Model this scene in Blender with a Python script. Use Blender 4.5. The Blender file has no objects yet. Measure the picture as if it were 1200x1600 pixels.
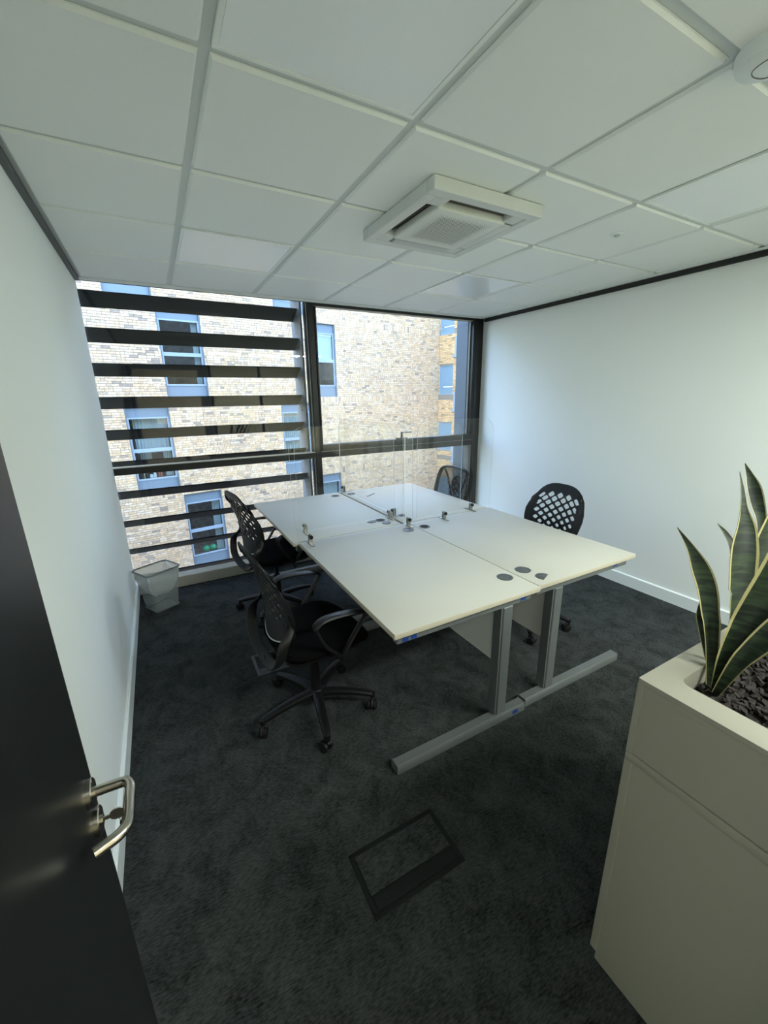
import bpy, bmesh, math, random
from mathutils import Vector, Matrix
R = math.radians
PI = math.pi
SC = bpy.context.scene
COL = SC.collection
random.seed(7)

# ------------------------------------------------------------------ camera
cam_d = bpy.data.cameras.new('camera')
cam = bpy.data.objects.new('camera', cam_d)
COL.objects.link(cam)
cam.location = (0, 0, 1.617)
cam.rotation_euler = (R(74.130), R(0.868), R(-28.925))
cam_d.sensor_fit = 'VERTICAL'
cam_d.sensor_height = 32.0
cam_d.lens = 632.62 / 1600 * 32.0
cam_d.clip_start = 0.01
cam_d.clip_end = 300
SC.camera = cam

# ------------------------------------------------------------------ sky, sun, lights, exposure
W = bpy.data.worlds.new('world')
SC.world = W
W.use_nodes = True
wn = W.node_tree
wn.nodes.clear()
w_out = wn.nodes.new('ShaderNodeOutputWorld')
w_bg = wn.nodes.new('ShaderNodeBackground')
sky = wn.nodes.new('ShaderNodeTexSky')
sky.sky_type = 'NISHITA'
sky.sun_disc = False
sky.sun_elevation = R(82)
sky.sun_rotation = R(0)
sky.air_density = 1.0
sky.dust_density = 1.6
sky.ozone_density = 1.0
w_bg.inputs['Strength'].default_value = 2.45
wn.links.new(sky.outputs['Color'], w_bg.inputs['Color'])
wn.links.new(w_bg.outputs[0], w_out.inputs[0])

vs = SC.view_settings
vs.view_transform = 'Standard'
vs.look = 'None'
vs.gamma = 1.0
vs.use_curve_mapping = False
vs.exposure = -0.04
SC.cycles.max_bounces = 10
SC.cycles.diffuse_bounces = 6
SC.cycles.transparent_max_bounces = 24
SC.cycles.sample_clamp_indirect = 6.0
SC.cycles.caustics_reflective = False
SC.cycles.caustics_refractive = False
try:
    SC.cycles.use_denoising = True
except Exception:
    pass

CORRIDOR_W = 67.0          # watts of each corridor lamp
CORRIDOR_COL = (0.99, 1.0, 0.93)

# ------------------------------------------------------------------ materials
MATS = {}


def nt(m):
    return m.node_tree.nodes, m.node_tree.links


def mat(name, col, rough=0.5, metal=0.0, spec=0.5, bump=None, var=None, coat=0.0):
    """bump=(scale, strength), var=(scale, amount) : noise relief and gentle colour grain"""
    m = bpy.data.materials.new(name)
    m.use_nodes = True
    N, L = nt(m)
    b = N['Principled BSDF']
    b.inputs['Base Color'].default_value = (*col, 1)
    b.inputs['Roughness'].default_value = rough
    b.inputs['Metallic'].default_value = metal
    b.inputs['Specular IOR Level'].default_value = spec
    b.inputs['Coat Weight'].default_value = coat
    if bump or var:
        tc = N.new('ShaderNodeTexCoord')
    if var:
        n = N.new('ShaderNodeTexNoise')
        n.inputs['Scale'].default_value = var[0]
        n.inputs['Detail'].default_value = 4
        L.new(tc.outputs['Object'], n.inputs['Vector'])
        mr = N.new('ShaderNodeMapRange')
        mr.inputs[1].default_value = 0.3
        mr.inputs[2].default_value = 0.7
        mr.inputs[3].default_value = 1 - var[1]
        mr.inputs[4].default_value = 1 + var[1]
        L.new(n.outputs[0], mr.inputs[0])
        mx = N.new('ShaderNodeVectorMath')
        mx.operation = 'SCALE'
        mx.inputs[0].default_value = col
        L.new(mr.outputs[0], mx.inputs['Scale'])
        L.new(mx.outputs[0], b.inputs['Base Color'])
    if bump:
        n2 = N.new('ShaderNodeTexNoise')
        n2.inputs['Scale'].default_value = bump[0]
        n2.inputs['Detail'].default_value = 3
        L.new(tc.outputs['Object'], n2.inputs['Vector'])
        bp = N.new('ShaderNodeBump')
        bp.inputs['Strength'].default_value = bump[1]
        bp.inputs['Distance'].default_value = 0.002
        L.new(n2.outputs[0], bp.inputs['Height'])
        L.new(bp.outputs[0], b.inputs['Normal'])
    MATS[name] = m
    return m


def glass_mat(name, tint, refl, rough=0.0, fres=True):
    """clear pane: passes light straight through, reflects by Fresnel"""
    m = bpy.data.materials.new(name)
    m.use_nodes = True
    N, L = nt(m)
    N.remove(N['Principled BSDF'])
    out = N['Material Output']
    tr = N.new('ShaderNodeBsdfTransparent')
    tr.inputs[0].default_value = (*tint, 1)
    gl = N.new('ShaderNodeBsdfGlossy')
    gl.inputs['Roughness'].default_value = rough
    mx = N.new('ShaderNodeMixShader')
    fr = N.new('ShaderNodeFresnel')
    # same reflectance from both faces of the sheet
    geo = N.new('ShaderNodeNewGeometry')
    ior = N.new('ShaderNodeMapRange')
    ior.inputs[3].default_value = 1.45
    ior.inputs[4].default_value = 1 / 1.45
    L.new(geo.outputs['Backfacing'], ior.inputs[0])
    L.new(ior.outputs[0], fr.inputs['IOR'])
    ml = N.new('ShaderNodeMath')
    ml.operation = 'MULTIPLY'
    ml.use_clamp = True
    ml.inputs[1].default_value = refl
    L.new(fr.outputs[0], ml.inputs[0])
    L.new(ml.outputs[0], mx.inputs[0])
    L.new(tr.outputs[0], mx.inputs[1])
    L.new(gl.outputs[0], mx.inputs[2])
    L.new(mx.outputs[0], out.inputs['Surface'])
    MATS[name] = m
    return m


def veil_mat(name, col, opacity, rough=0.6):
    """thin translucent film or mesh: part of the light goes straight through"""
    m = bpy.data.materials.new(name)
    m.use_nodes = True
    N, L = nt(m)
    b = N['Principled BSDF']
    b.inputs['Base Color'].default_value = (*col, 1)
    b.inputs['Roughness'].default_value = rough
    b.inputs['Alpha'].default_value = opacity
    MATS[name] = m
    return m


wall_m = mat('wall paint', (0.82, 0.86, 0.85), 0.75, bump=(160, 0.12), spec=0.3)
tile_m = mat('ceiling tile', (0.88, 0.91, 0.88), 0.55, bump=(900, 0.25), var=(600, 0.035), spec=0.4)
grid_m = mat('ceiling grid', (0.86, 0.90, 0.87), 0.5)
gridt_m = mat('shaded grid recess', (0.66, 0.70, 0.68), 0.5)  # greyer than the grid, to deepen the shade between tiles
trimw_m = mat('white gloss trim', (0.78, 0.83, 0.83), 0.35)
gap_m = mat('shadow gap', (0.012, 0.014, 0.014), 0.7)
gapgrey_m = mat('grey shadow gap', (0.10, 0.11, 0.11), 0.6)
frame_m = mat('anthracite frame', (0.010, 0.012, 0.0125), 0.38, spec=0.35)
frame_side_m = mat('frame reveal aluminium', (0.16, 0.165, 0.16), 0.35, metal=0.5)
sill_m = mat('pale sill', (0.47, 0.46, 0.41), 0.4, metal=0.2)
fin_m = mat('louvre metal', (0.006, 0.009, 0.0085), 0.6, spec=0.15)
plate_m = mat('louvre end plate', (0.16, 0.17, 0.185), 0.5)
reveal_m = mat('blue grey cladding', (0.055, 0.08, 0.105), 0.5)
desk_m = mat('white desktop', (0.51, 0.50, 0.45), 0.55, spec=0.3, var=(3, 0.02))
edge_m = mat('cream desk edge', (0.46, 0.42, 0.33), 0.45)
steel_m = mat('silver powder coat', (0.14, 0.152, 0.152), 0.45, metal=0.35)
modesty_m = mat('modesty board', (0.62, 0.62, 0.58), 0.5)
grom_m = mat('grey grommet plastic', (0.085, 0.093, 0.093), 0.45)
hole_m = mat('dark hole', (0.006, 0.006, 0.006), 0.8)
blue_m = mat('blue tape', (0.006, 0.038, 0.20), 0.5)
black_m = mat('black nylon', (0.0045, 0.005, 0.0052), 0.45, spec=0.3)
blackm_m = mat('matt black plastic', (0.006, 0.0065, 0.007), 0.5, spec=0.3)
seat_m = mat('black seat fabric', (0.0028, 0.0028, 0.003), 0.95, bump=(500, 0.3), spec=0.08)
glint_m = mat('painted edge glint', (0.55, 0.56, 0.55), 0.3)
clampm = mat('clamp zinc', (0.30, 0.30, 0.28), 0.32, metal=0.85)
acr_m = glass_mat('acrylic sheet', (0.992, 0.996, 0.995), 0.5)
acre_m = veil_mat('acrylic edge', (0.80, 0.88, 0.88), 0.85, 0.3)
glass_m = glass_mat('window glass', (0.93, 0.96, 0.955), 0.9)
cab_m = mat('cream grey cabinet lacquer', (0.26, 0.25, 0.205), 0.42, bump=(1200, 0.06), var=(700, 0.02))
bark_m = mat('bark chips', (0.011, 0.007, 0.0055), 0.9, var=(40, 0.5))
soil_m = mat('dark soil', (0.010, 0.008, 0.006), 0.95)
door_m = mat('charcoal door laminate', (0.009, 0.0105, 0.011), 0.36, bump=(700, 0.05), spec=0.4)
chrome_m = mat('satin stainless', (0.50, 0.47, 0.41), 0.22, metal=1.0)
brass_m = mat('nickel key', (0.52, 0.48, 0.40), 0.3, metal=1.0)
ac_m = mat('cassette plastic', (0.66, 0.69, 0.66), 0.45)
acdark_m = mat('cassette slot', (0.016, 0.015, 0.013), 0.5)
acflap_m = mat('cassette flap grey', (0.50, 0.54, 0.53), 0.45)
acvane_m = mat('brown grey vane', (0.13, 0.12, 0.10), 0.5)
diff_m = mat('lamp diffuser', (0.92, 0.96, 0.97), 0.22)
sens_m = mat('white detector plastic', (0.78, 0.84, 0.83), 0.4)
mortar_m = mat('pale mortar', (0.27, 0.225, 0.165), 0.95)
bwin_m = mat('blue grey window frame', (0.29, 0.355, 0.41), 0.5)
bpan_m = mat('blue grey spandrel', (0.165, 0.21, 0.245), 0.5)
bjam_m = mat('window jamb', (0.14, 0.17, 0.19), 0.6)
bpane_m = glass_mat('far window glass', (0.86, 0.90, 0.90), 1.6)
bsheet_m = mat('pale blue boarded pane', (0.20, 0.30, 0.36), 0.45)
room_m = mat('far room interior', (0.16, 0.12, 0.085), 0.9, var=(6, 0.5))
curt_m = mat('white net curtain', (0.80, 0.86, 0.86), 0.9)
dcurt_m = mat('dark curtain', (0.05, 0.035, 0.045), 0.9)
green_m = mat('green ball', (0.0, 0.42, 0.17), 0.25)
red_m = mat('red cloth', (0.40, 0.04, 0.06), 0.7)
wht_m = mat('white china', (0.8, 0.82, 0.82), 0.4)
bookt_m = mat('tan book', (0.52, 0.40, 0.22), 0.7)
bookr_m = mat('rust book', (0.42, 0.10, 0.05), 0.7)
bookd_m = mat('dark book', (0.07, 0.04, 0.035), 0.7)
bin_m = veil_mat('clear smoke plastic', (0.42, 0.46, 0.46), 0.30, 0.15)
binr_m = mat('bin rim', (0.13, 0.15, 0.155), 0.35)
bag_m = veil_mat('bin liner film', (0.62, 0.66, 0.65), 0.52, 0.45)
boxm_m = mat('floor box plastic', (0.009, 0.0105, 0.0105), 0.55, spec=0.15)
boxg_m = mat('grey floor box trim', (0.05, 0.056, 0.06), 0.45)
ground_m = mat('pavement', (0.13, 0.125, 0.115), 0.9)
leaf_e_m = mat('leaf pale edge', (0.30, 0.27, 0.12), 0.4)


def carpet_mat():
    m = bpy.data.materials.new('carpet')
    m.use_nodes = True
    N, L = nt(m)
    b = N['Principled BSDF']
    b.inputs['Roughness'].default_value = 0.95
    b.inputs['Specular IOR Level'].default_value = 0.25
    tc = N.new('ShaderNodeTexCoord')
    mp = N.new('ShaderNodeMapping')
    mp.inputs['Scale'].default_value = (1.0, 1.0, 1.0)
    L.new(tc.outputs['Object'], mp.inputs[0])
    big = N.new('ShaderNodeTexNoise')
    big.inputs['Scale'].default_value = 7.0
    big.inputs['Detail'].default_value = 9
    big.inputs['Roughness'].default_value = 0.78
    big.inputs['Distortion'].default_value = 0.6
    L.new(mp.outputs[0], big.inputs[0])
    mp2 = N.new('ShaderNodeMapping')
    mp2.inputs['Scale'].default_value = (55, 190, 100)
    mp2.inputs['Rotation'].default_value = (0, 0, R(24))
    L.new(tc.outputs['Object'], mp2.inputs[0])
    fine = N.new('ShaderNodeTexNoise')
    fine.inputs['Scale'].default_value = 1.0
    fine.inputs['Detail'].default_value = 3
    L.new(mp2.outputs[0], fine.inputs[0])
    a2 = N.new('ShaderNodeMath')
    a2.operation = 'MULTIPLY_ADD'
    a2.inputs[1].default_value = 0.75
    L.new(fine.outputs[0], a2.inputs[0])
    L.new(big.outputs[0], a2.inputs[2])
    cr = N.new('ShaderNodeValToRGB')
    e = cr.color_ramp.elements
    e[0].position = 0.62
    e[0].color = (0.0050, 0.0058, 0.0056, 1)
    e[1].position = 1.0
    e[1].color = (0.058, 0.064, 0.064, 1)
    cr2 = N.new('ShaderNodeMapRange')
    cr2.inputs[1].default_value = 0.45
    cr2.inputs[2].default_value = 1.25
    L.new(a2.outputs[0], cr2.inputs[0])
    e[0].position = 0.20
    e[1].position = 0.85
    L.new(cr2.outputs[0], cr.inputs[0])
    L.new(cr.outputs[0], b.inputs['Base Color'])
    b.inputs['Specular IOR Level'].default_value = 0.1
    bp = N.new('ShaderNodeBump')
    bp.inputs['Strength'].default_value = 0.35
    bp.inputs['Distance'].default_value = 0.003
    L.new(fine.outputs[0], bp.inputs['Height'])
    L.new(bp.outputs[0], b.inputs['Normal'])
    return m


carpet_m = carpet_mat()


def brick_mat():
    m = bpy.data.materials.new('buff brick')
    m.use_nodes = True
    N, L = nt(m)
    b = N['Principled BSDF']
    b.inputs['Roughness'].default_value = 0.95
    b.inputs['Specular IOR Level'].default_value = 0.2
    at = N.new('ShaderNodeAttribute')
    at.attribute_name = 'shade'
    tc = N.new('ShaderNodeTexCoord')
    n = N.new('ShaderNodeTexNoise')
    n.inputs['Scale'].default_value = 14
    n.inputs['Detail'].default_value = 5
    L.new(tc.outputs['Object'], n.inputs[0])
    mr = N.new('ShaderNodeMapRange')
    mr.inputs[1].default_value = 0.3
    mr.inputs[2].default_value = 0.7
    mr.inputs[3].default_value = 0.8
    mr.inputs[4].default_value = 1.15
    L.new(n.outputs[0], mr.inputs[0])
    mx = N.new('ShaderNodeVectorMath')
    mx.operation = 'SCALE'
    L.new(at.outputs['Color'], mx.inputs[0])
    L.new(mr.outputs[0], mx.inputs['Scale'])
    L.new(mx.outputs[0], b.inputs['Base Color'])
    return m


brick_m = brick_mat()


def leaf_mat():
    m = bpy.data.materials.new('banded snake plant leaf')
    m.use_nodes = True
    N, L = nt(m)
    b = N['Principled BSDF']
    b.inputs['Roughness'].default_value = 0.52
    b.inputs['Specular IOR Level'].default_value = 0.25
    tc = N.new('ShaderNodeTexCoord')
    mp = N.new('ShaderNodeMapping')
    mp.inputs['Scale'].default_value = (12, 12, 75)
    L.new(tc.outputs['Object'], mp.inputs[0])
    n = N.new('ShaderNodeTexNoise')
    n.inputs['Scale'].default_value = 1.0
    n.inputs['Detail'].default_value = 4
    n.inputs['Distortion'].default_value = 0.8
    L.new(mp.outputs[0], n.inputs[0])
    cr = N.new('ShaderNodeValToRGB')
    e = cr.color_ramp.elements
    e[0].position = 0.42
    e[0].color = (0.004, 0.009, 0.0045, 1)
    e[1].position = 0.60
    e[1].color = (0.018, 0.033, 0.013, 1)
    L.new(n.outputs[0], cr.inputs[0])
    L.new(cr.outputs[0], b.inputs['Base Color'])
    return m


leaf_m = leaf_mat()


def grille_mat():
    """perforated plastic: regular round holes printed as dark dots (2 mm holes)"""
    m = bpy.data.materials.new('perforated grille')
    m.use_nodes = True
    N, L = nt(m)
    b = N['Principled BSDF']
    b.inputs['Roughness'].default_value = 0.5
    tc = N.new('ShaderNodeTexCoord')
    mp = N.new('ShaderNodeMapping')
    mp.inputs['Scale'].default_value = (88, 88, 1)
    L.new(tc.outputs['Object'], mp.inputs[0])
    fr = N.new('ShaderNodeVectorMath')
    fr.operation = 'FRACTION'
    L.new(mp.outputs[0], fr.inputs[0])
    sb = N.new('ShaderNodeVectorMath')
    sb.operation = 'SUBTRACT'
    sb.inputs[1].default_value = (0.5, 0.5, 0)
    L.new(fr.outputs[0], sb.inputs[0])
    sep = N.new('ShaderNodeVectorMath')
    sep.operation = 'MULTIPLY'
    sep.inputs[1].default_value = (1, 1, 0)
    L.new(sb.outputs[0], sep.inputs[0])
    ln = N.new('ShaderNodeVectorMath')
    ln.operation = 'LENGTH'
    L.new(sep.outputs[0], ln.inputs[0])
    # holes fade in size towards the rim of the perforated field
    ab = N.new('ShaderNodeVectorMath')
    ab.operation = 'ABSOLUTE'
    L.new(tc.outputs['Object'], ab.inputs[0])
    sx = N.new('ShaderNodeSeparateXYZ')
    L.new(ab.outputs[0], sx.inputs[0])
    mxm = N.new('ShaderNodeMath')
    mxm.operation = 'MAXIMUM'
    L.new(sx.outputs[0], mxm.inputs[0])
    L.new(sx.outputs[1], mxm.inputs[1])
    mr = N.new('ShaderNodeMapRange')
    mr.inputs[1].default_value = 0.115
    mr.inputs[2].default_value = 0.168
    mr.inputs[3].default_value = 0.37
    mr.inputs[4].default_value = 0.0
    L.new(mxm.outputs[0], mr.inputs[0])
    lt = N.new('ShaderNodeMath')
    lt.operation = 'LESS_THAN'
    L.new(ln.outputs['Value'], lt.inputs[0])
    L.new(mr.outputs[0], lt.inputs[1])
    mx = N.new('ShaderNodeMix')
    mx.data_type = 'RGBA'
    mx.inputs[6].default_value = (0.72, 0.75, 0.70, 1)
    mx.inputs[7].default_value = (0.05, 0.045, 0.04, 1)
    L.new(lt.outputs[0], mx.inputs[0])
    L.new(mx.outputs[2], b.inputs['Base Color'])
    return m


grille_m = grille_mat()

# ------------------------------------------------------------------ helpers


def link(name, data, parent=None):
    o = bpy.data.objects.new(name, data)
    COL.objects.link(o)
    if parent:
        o.parent = parent
    return o


def obj(name, bm, m, parent=None, smooth=True, label=None, kind=None, angle=32):
    me = bpy.data.meshes.new(name)
    bmesh.ops.recalc_face_normals(bm, faces=bm.faces)
    bm.to_mesh(me)
    bm.free()
    for q in (m if isinstance(m, (list, tuple)) else [m]):
        me.materials.append(q)
    if smooth:
        me.shade_smooth()
        me.set_sharp_from_angle(angle=R(angle))
    o = link(name, me, parent)
    if label:
        o['label'] = label
    if kind:
        o['kind'] = kind
    return o


def tag(o, label, cat, group=None):
    o['label'] = label
    o['category'] = cat
    if group:
        o['group'] = group
    return o


def thing(name, label, cat, loc=(0, 0, 0), rz=0.0, group=None):
    o = link(name, None)
    o.location = loc
    o.rotation_euler = (0, 0, rz)
    return tag(o, label, cat, group)


def struct(name, bm, m, parent=None, label=None):
    o = obj(name, bm, m, parent, label=label)
    if not parent:
        o['kind'] = 'structure'
    return o


def B():
    return bmesh.new()


def add_box(bm, lo, hi, bev=0.0, seg=2, mi=0, mtx=None):
    lo, hi = Vector(lo), Vector(hi)
    c, s = (lo + hi) / 2, hi - lo
    ret = bmesh.ops.create_cube(bm, size=1.0)
    vs_ = ret['verts']
    for v in vs_:
        v.co = Vector((v.co.x * s.x, v.co.y * s.y, v.co.z * s.z)) + c
    fs = {f for v in vs_ for f in v.link_faces}
    if bev > 0:
        es = {e for v in vs_ for e in v.link_edges}
        r2 = bmesh.ops.bevel(bm, geom=list(es), offset=bev, segments=seg, affect='EDGES', profile=0.5)
        fs = set(r2['faces']) | {f for f in fs if f.is_valid}
        vs_ = list({v for f in fs for v in f.verts})
    for f in fs:
        f.material_index = mi
    if mtx is not None:
        bmesh.ops.transform(bm, matrix=mtx, verts=list(vs_))
    return vs_


def add_cyl(bm, p0, p1, r0, r1=None, n=20, mi=0, cap=True):
    p0, p1 = Vector(p0), Vector(p1)
    r1 = r0 if r1 is None else r1
    z = (p1 - p0).normalized()
    x = z.orthogonal().normalized()
    y = z.cross(x)
    a = [bm.verts.new(p0 + (x * math.cos(2 * PI * i / n) + y * math.sin(2 * PI * i / n)) * r0) for i in range(n)]
    b = [bm.verts.new(p1 + (x * math.cos(2 * PI * i / n) + y * math.sin(2 * PI * i / n)) * r1) for i in range(n)]
    for i in range(n):
        f = bm.faces.new((a[i], a[(i + 1) % n], b[(i + 1) % n], b[i]))
        f.material_index = mi
    if cap:
        bm.faces.new(a[::-1]).material_index = mi
        bm.faces.new(b).material_index = mi


def add_lathe(bm, prof, center=(0, 0, 0), n=24, mtx=None, mi=0):
    """prof: list of (r, z)"""
    c = Vector(center)
    rings = []
    allv = []
    for r, z in prof:
        if r < 1e-6:
            v = bm.verts.new(c + Vector((0, 0, z)))
            rings.append([v])
            allv.append(v)
        else:
            ring = [bm.verts.new(c + Vector((r * math.cos(2 * PI * i / n), r * math.sin(2 * PI * i / n), z))) for i in range(n)]
            rings.append(ring)
            allv += ring
    for a, b in zip(rings, rings[1:]):
        for i in range(n):
            j = (i + 1) % n
            if len(a) == 1 and len(b) == 1:
                continue
            if len(a) == 1:
                f = bm.faces.new((a[0], b[i], b[j]))
            elif len(b) == 1:
                f = bm.faces.new((a[i], a[j], b[0]))
            else:
                f = bm.faces.new((a[i], a[j], b[j], b[i]))
            f.material_index = mi
    if mtx is not None:
        bmesh.ops.transform(bm, matrix=mtx, verts=allv)


def smooth_path(pts, n=6, closed=False):
    """Catmull-Rom through pts"""
    P = [Vector(p) for p in pts]
    out = []
    m = len(P)
    rng = range(m) if closed else range(m - 1)
    for i in rng:
        if closed:
            p0, p1, p2, p3 = P[(i - 1) % m], P[i], P[(i + 1) % m], P[(i + 2) % m]
        else:
            p0, p1, p2, p3 = P[max(i - 1, 0)], P[i], P[i + 1], P[min(i + 2, m - 1)]
        for k in range(n):
            t = k / n
            out.append(0.5 * ((2 * p1) + (-p0 + p2) * t + (2 * p0 - 5 * p1 + 4 * p2 - p3) * t * t + (-p0 + 3 * p1 - 3 * p2 + p3) * t ** 3))
    if not closed:
        out.append(P[-1])
    return out


def add_tube(bm, pts, ra, rb=None, n=10, closed=False, up=(0, 0, 1), mi=0, power=1.0):
    """sweep an ellipse: ra along the side vector (up x tangent), rb along the other; ra/rb may be lists"""
    P = [Vector(p) for p in pts]
    m = len(P)
    rb = ra if rb is None else rb
    RA = ra if isinstance(ra, (list, tuple)) else [ra] * m
    RB = rb if isinstance(rb, (list, tuple)) else [rb] * m
    up = Vector(up)
    rings = []
    for i in range(m):
        if closed:
            t = (P[(i + 1) % m] - P[(i - 1) % m]).normalized()
        else:
            t = (P[min(i + 1, m - 1)] - P[max(i - 1, 0)]).normalized()
        s = up.cross(t)
        if s.length < 1e-3:
            s = Vector((1, 0, 0)).cross(t)
        s.normalize()
        u = t.cross(s).normalized()
        ring = []
        for k in range(n):
            a = 2 * PI * k / n
            ca, sa = math.cos(a), math.sin(a)
            ca = math.copysign(abs(ca) ** power, ca)
            sa = math.copysign(abs(sa) ** power, sa)
            ring.append(bm.verts.new(P[i] + s * RA[i] * ca + u * RB[i] * sa))
        rings.append(ring)
    rng = range(m) if closed else range(m - 1)
    for i in rng:
        a, b = rings[i], rings[(i + 1) % m]
        for k in range(n):
            bm.faces.new((a[k], a[(k + 1) % n], b[(k + 1) % n], b[k])).material_index = mi
    if not closed:
        bm.faces.new(rings[0][::-1]).material_index = mi
        bm.faces.new(rings[-1]).material_index = mi


def add_prism(bm, poly, axis, d0, d1, mi=0):
    """extrude a 2D polygon along an axis; poly coords fill the other two axes in order"""
    def mk(p, d):
        if axis == 'x':
            return Vector((d, p[0], p[1]))
        if axis == 'y':
            return Vector((p[0], d, p[1]))
        return Vector((p[0], p[1], d))
    a = [bm.verts.new(mk(p, d0)) for p in poly]
    b = [bm.verts.new(mk(p, d1)) for p in poly]
    n = len(poly)
    fs = [bm.faces.new(a[::-1]), bm.faces.new(b)]
    sides = []
    for i in range(n):
        f = bm.faces.new((a[i], a[(i + 1) % n], b[(i + 1) % n], b[i]))
        sides.append(f)
    for f in fs + sides:
        f.material_index = mi
    return fs, sides


def rrect(x0, y0, x1, y1, r, n=6, corners=(1, 1, 1, 1)):
    """rounded rectangle polygon, corners order: (x0y0, x1y0, x1y1, x0y1)"""
    out = []
    for (cx, cy, a0, k) in ((x0 + r, y0 + r, 180, 0), (x1 - r, y0 + r, 270, 1), (x1 - r, y1 - r, 0, 2), (x0 + r, y1 - r, 90, 3)):
        if corners[k]:
            for i in range(n + 1):
                a = R(a0 + 90 * i / n)
                out.append((cx + r * math.cos(a), cy + r * math.sin(a)))
        else:
            out.append(((x0, y0), (x1, y0), (x1, y1), (x0, y1))[k])
    return out


# ------------------------------------------------------------------ room shell
XL, XR, YW, YB, H = -0.347, 3.397, 3.80, -0.04, 2.44
YC = -2.2                                    # far side of the corridor behind the room
bm = B(); add_box(bm, (XL - 0.2, YC - 0.2, -0.3), (XR + 0.2, YW + 0.2, 0)); struct('floor', bm, carpet_m)
bm = B(); add_box(bm, (XL - 0.15, YC, 0.0), (XL, YW, 2.9)); struct('wall_left', bm, wall_m)
bm = B(); add_box(bm, (XR, YC, 0.0), (XR + 0.15, YW, 2.9)); struct('wall_right', bm, wall_m)
bm = B(); add_box(bm, (XL - 0.15, YC - 0.15, 0.0), (XR + 0.15, YC, 2.9)); struct('wall_corridor', bm, mat('corridor paint', (0.72, 0.64, 0.46), 0.8))
# back wall with the doorway the photograph was taken from, and an unseen glazed bay, added to let corridor light in
bm = B()
add_box(bm, (XL, YB - 0.10, 0), (-0.27, YB, 2.56))
add_box(bm, (-0.27, YB - 0.10, 2.10), (0.74, YB, 2.56))
add_box(bm, (0.74, YB - 0.10, 0), (0.90, YB, 2.56))
add_box(bm, (0.90, YB - 0.10, 2.425), (XR, YB, 2.56))
add_box(bm, (0.90, YB - 0.10, 0), (XR, YB, 0.12))
struct('wall_back', bm, wall_m)
w3 = link('added_window', None); w3['kind'] = 'structure'
bm = B()
for x in (0.90, 1.73, 2.55, XR - 0.04):
    add_box(bm, (x, YB - 0.08, 0.12), (x + 0.04, YB - 0.02, 2.425), 0.003, 1)
obj('frame', bm, frame_m, w3)
bm = B(); add_box(bm, (0.93, YB - 0.055, 0.12), (XR - 0.02, YB - 0.045, 2.425)); obj('pane', bm, glass_m, w3)

# ceiling: slab, hung grid, separate tiles
ceil_e = link('ceiling', None); ceil_e['kind'] = 'structure'
bm = B(); add_box(bm, (XL - 0.15, YC - 0.15, 2.56), (XR + 0.15, YW - 0.02, 2.9)); obj('slab', bm, wall_m, ceil_e)
bm = B(); add_box(bm, (XL, YW - 0.03, 2.443), (XR, YW - 0.005, 2.56)); obj('window_bulkhead', bm, grid_m, ceil_e)
GX = [0.238 if k == 0 else 0.2466 + 0.6027 * k for k in range(6)]        # 0.238 ... 3.26
GY = [1.3135 + 0.6 * j for j in range(-6, 5)]
GY = [y for y in GY if y < YW - 0.05]
bm = B()
add_box(bm, (XL, YC, 2.452), (XR, YW - 0.03, 2.458))
for x in GX:
    add_box(bm, (x - 0.012, YC, 2.4515), (x + 0.012, YW - 0.03, 2.455))
for y in GY:
    add_box(bm, (XL, y - 0.012, 2.4517), (XR, y + 0.012, 2.455))
obj('grid', bm, gridt_m, ceil_e)
bm = B(); add_box(bm, (XL + 0.024, YW - 0.03, 2.438), (XR - 0.03, YW - 0.004, 2.444)); obj('edge_angle', bm, grid_m, ceil_e)
xs = [XL + 0.026] + GX + [XR - 0.06]
ys = [YC] + GY + [YW - 0.03]
PANELS = {(1, 0), (4, 0), (1, 3), (4, 3)}    # lamp positions as (column, row from Y of grid)
tile_cache = {}


def tile_mesh(w, d):
    key = (round(w, 4), round(d, 4))
    if key in tile_cache:
        return tile_cache[key]
    bm = B()
    w2, d2, st = w / 2, d / 2, 0.003
    add_box(bm, (-w2, -d2, 0.009), (w2, d2, 0.0112))
    # bevelled lower board
    k_ = st + .0045
    lo = [(-w2 + k_, -d2 + k_), (w2 - k_, -d2 + k_), (w2 - k_, d2 - k_), (-w2 + k_, d2 - k_)]
    hi = [(-w2 + st, -d2 + st), (w2 - st, -d2 + st), (w2 - st, d2 - st), (-w2 + st, d2 - st)]
    a = [bm.verts.new((p[0], p[1], 0.0)) for p in lo]
    b = [bm.verts.new((p[0], p[1], 0.009)) for p in hi]
    bm.faces.new(a)
    for i in range(4):
        bm.faces.new((a[i], a[(i + 1) % 4], b[(i + 1) % 4], b[i])).material_index = 1
    bmesh.ops.recalc_face_normals(bm, faces=bm.faces)
    me = bpy.data.meshes.new('ceiling_tile')
    bm.to_mesh(me)
    bm.free()
    me.materials.append(tile_m)
    me.materials.append(grid_m)
    tile_cache[key] = me
    return me


row0 = min(range(len(ys)), key=lambda i: abs(ys[i] - 0.7135))
lamp_cells = []
for i in range(len(xs) - 1):
    for j in range(len(ys) - 1):
        x0, x1, y0, y1 = xs[i] + .0135, xs[i + 1] - .0135, ys[j] + .0135, ys[j + 1] - .0135
        if x1 - x0 < 0.03 or y1 - y0 < 0.03 or y1 < -0.5:
            continue
        if (i, j - row0) in {(1, 0), (4, 0), (1, 3), (4, 3)}:
            lamp_cells.append((i, j - row0, x0, x1, y0, y1))
            continue
        o = link('ceiling_tile', tile_mesh(x1 - x0, y1 - y0), ceil_e)
        o.location = ((x0 + x1) / 2, (y0 + y1) / 2, H)
bm = B()
add_box(bm, (XL, YC, 2.446), (XR, -0.55, 2.451))
obj('corridor_board', bm, tile_m, ceil_e)

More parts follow.
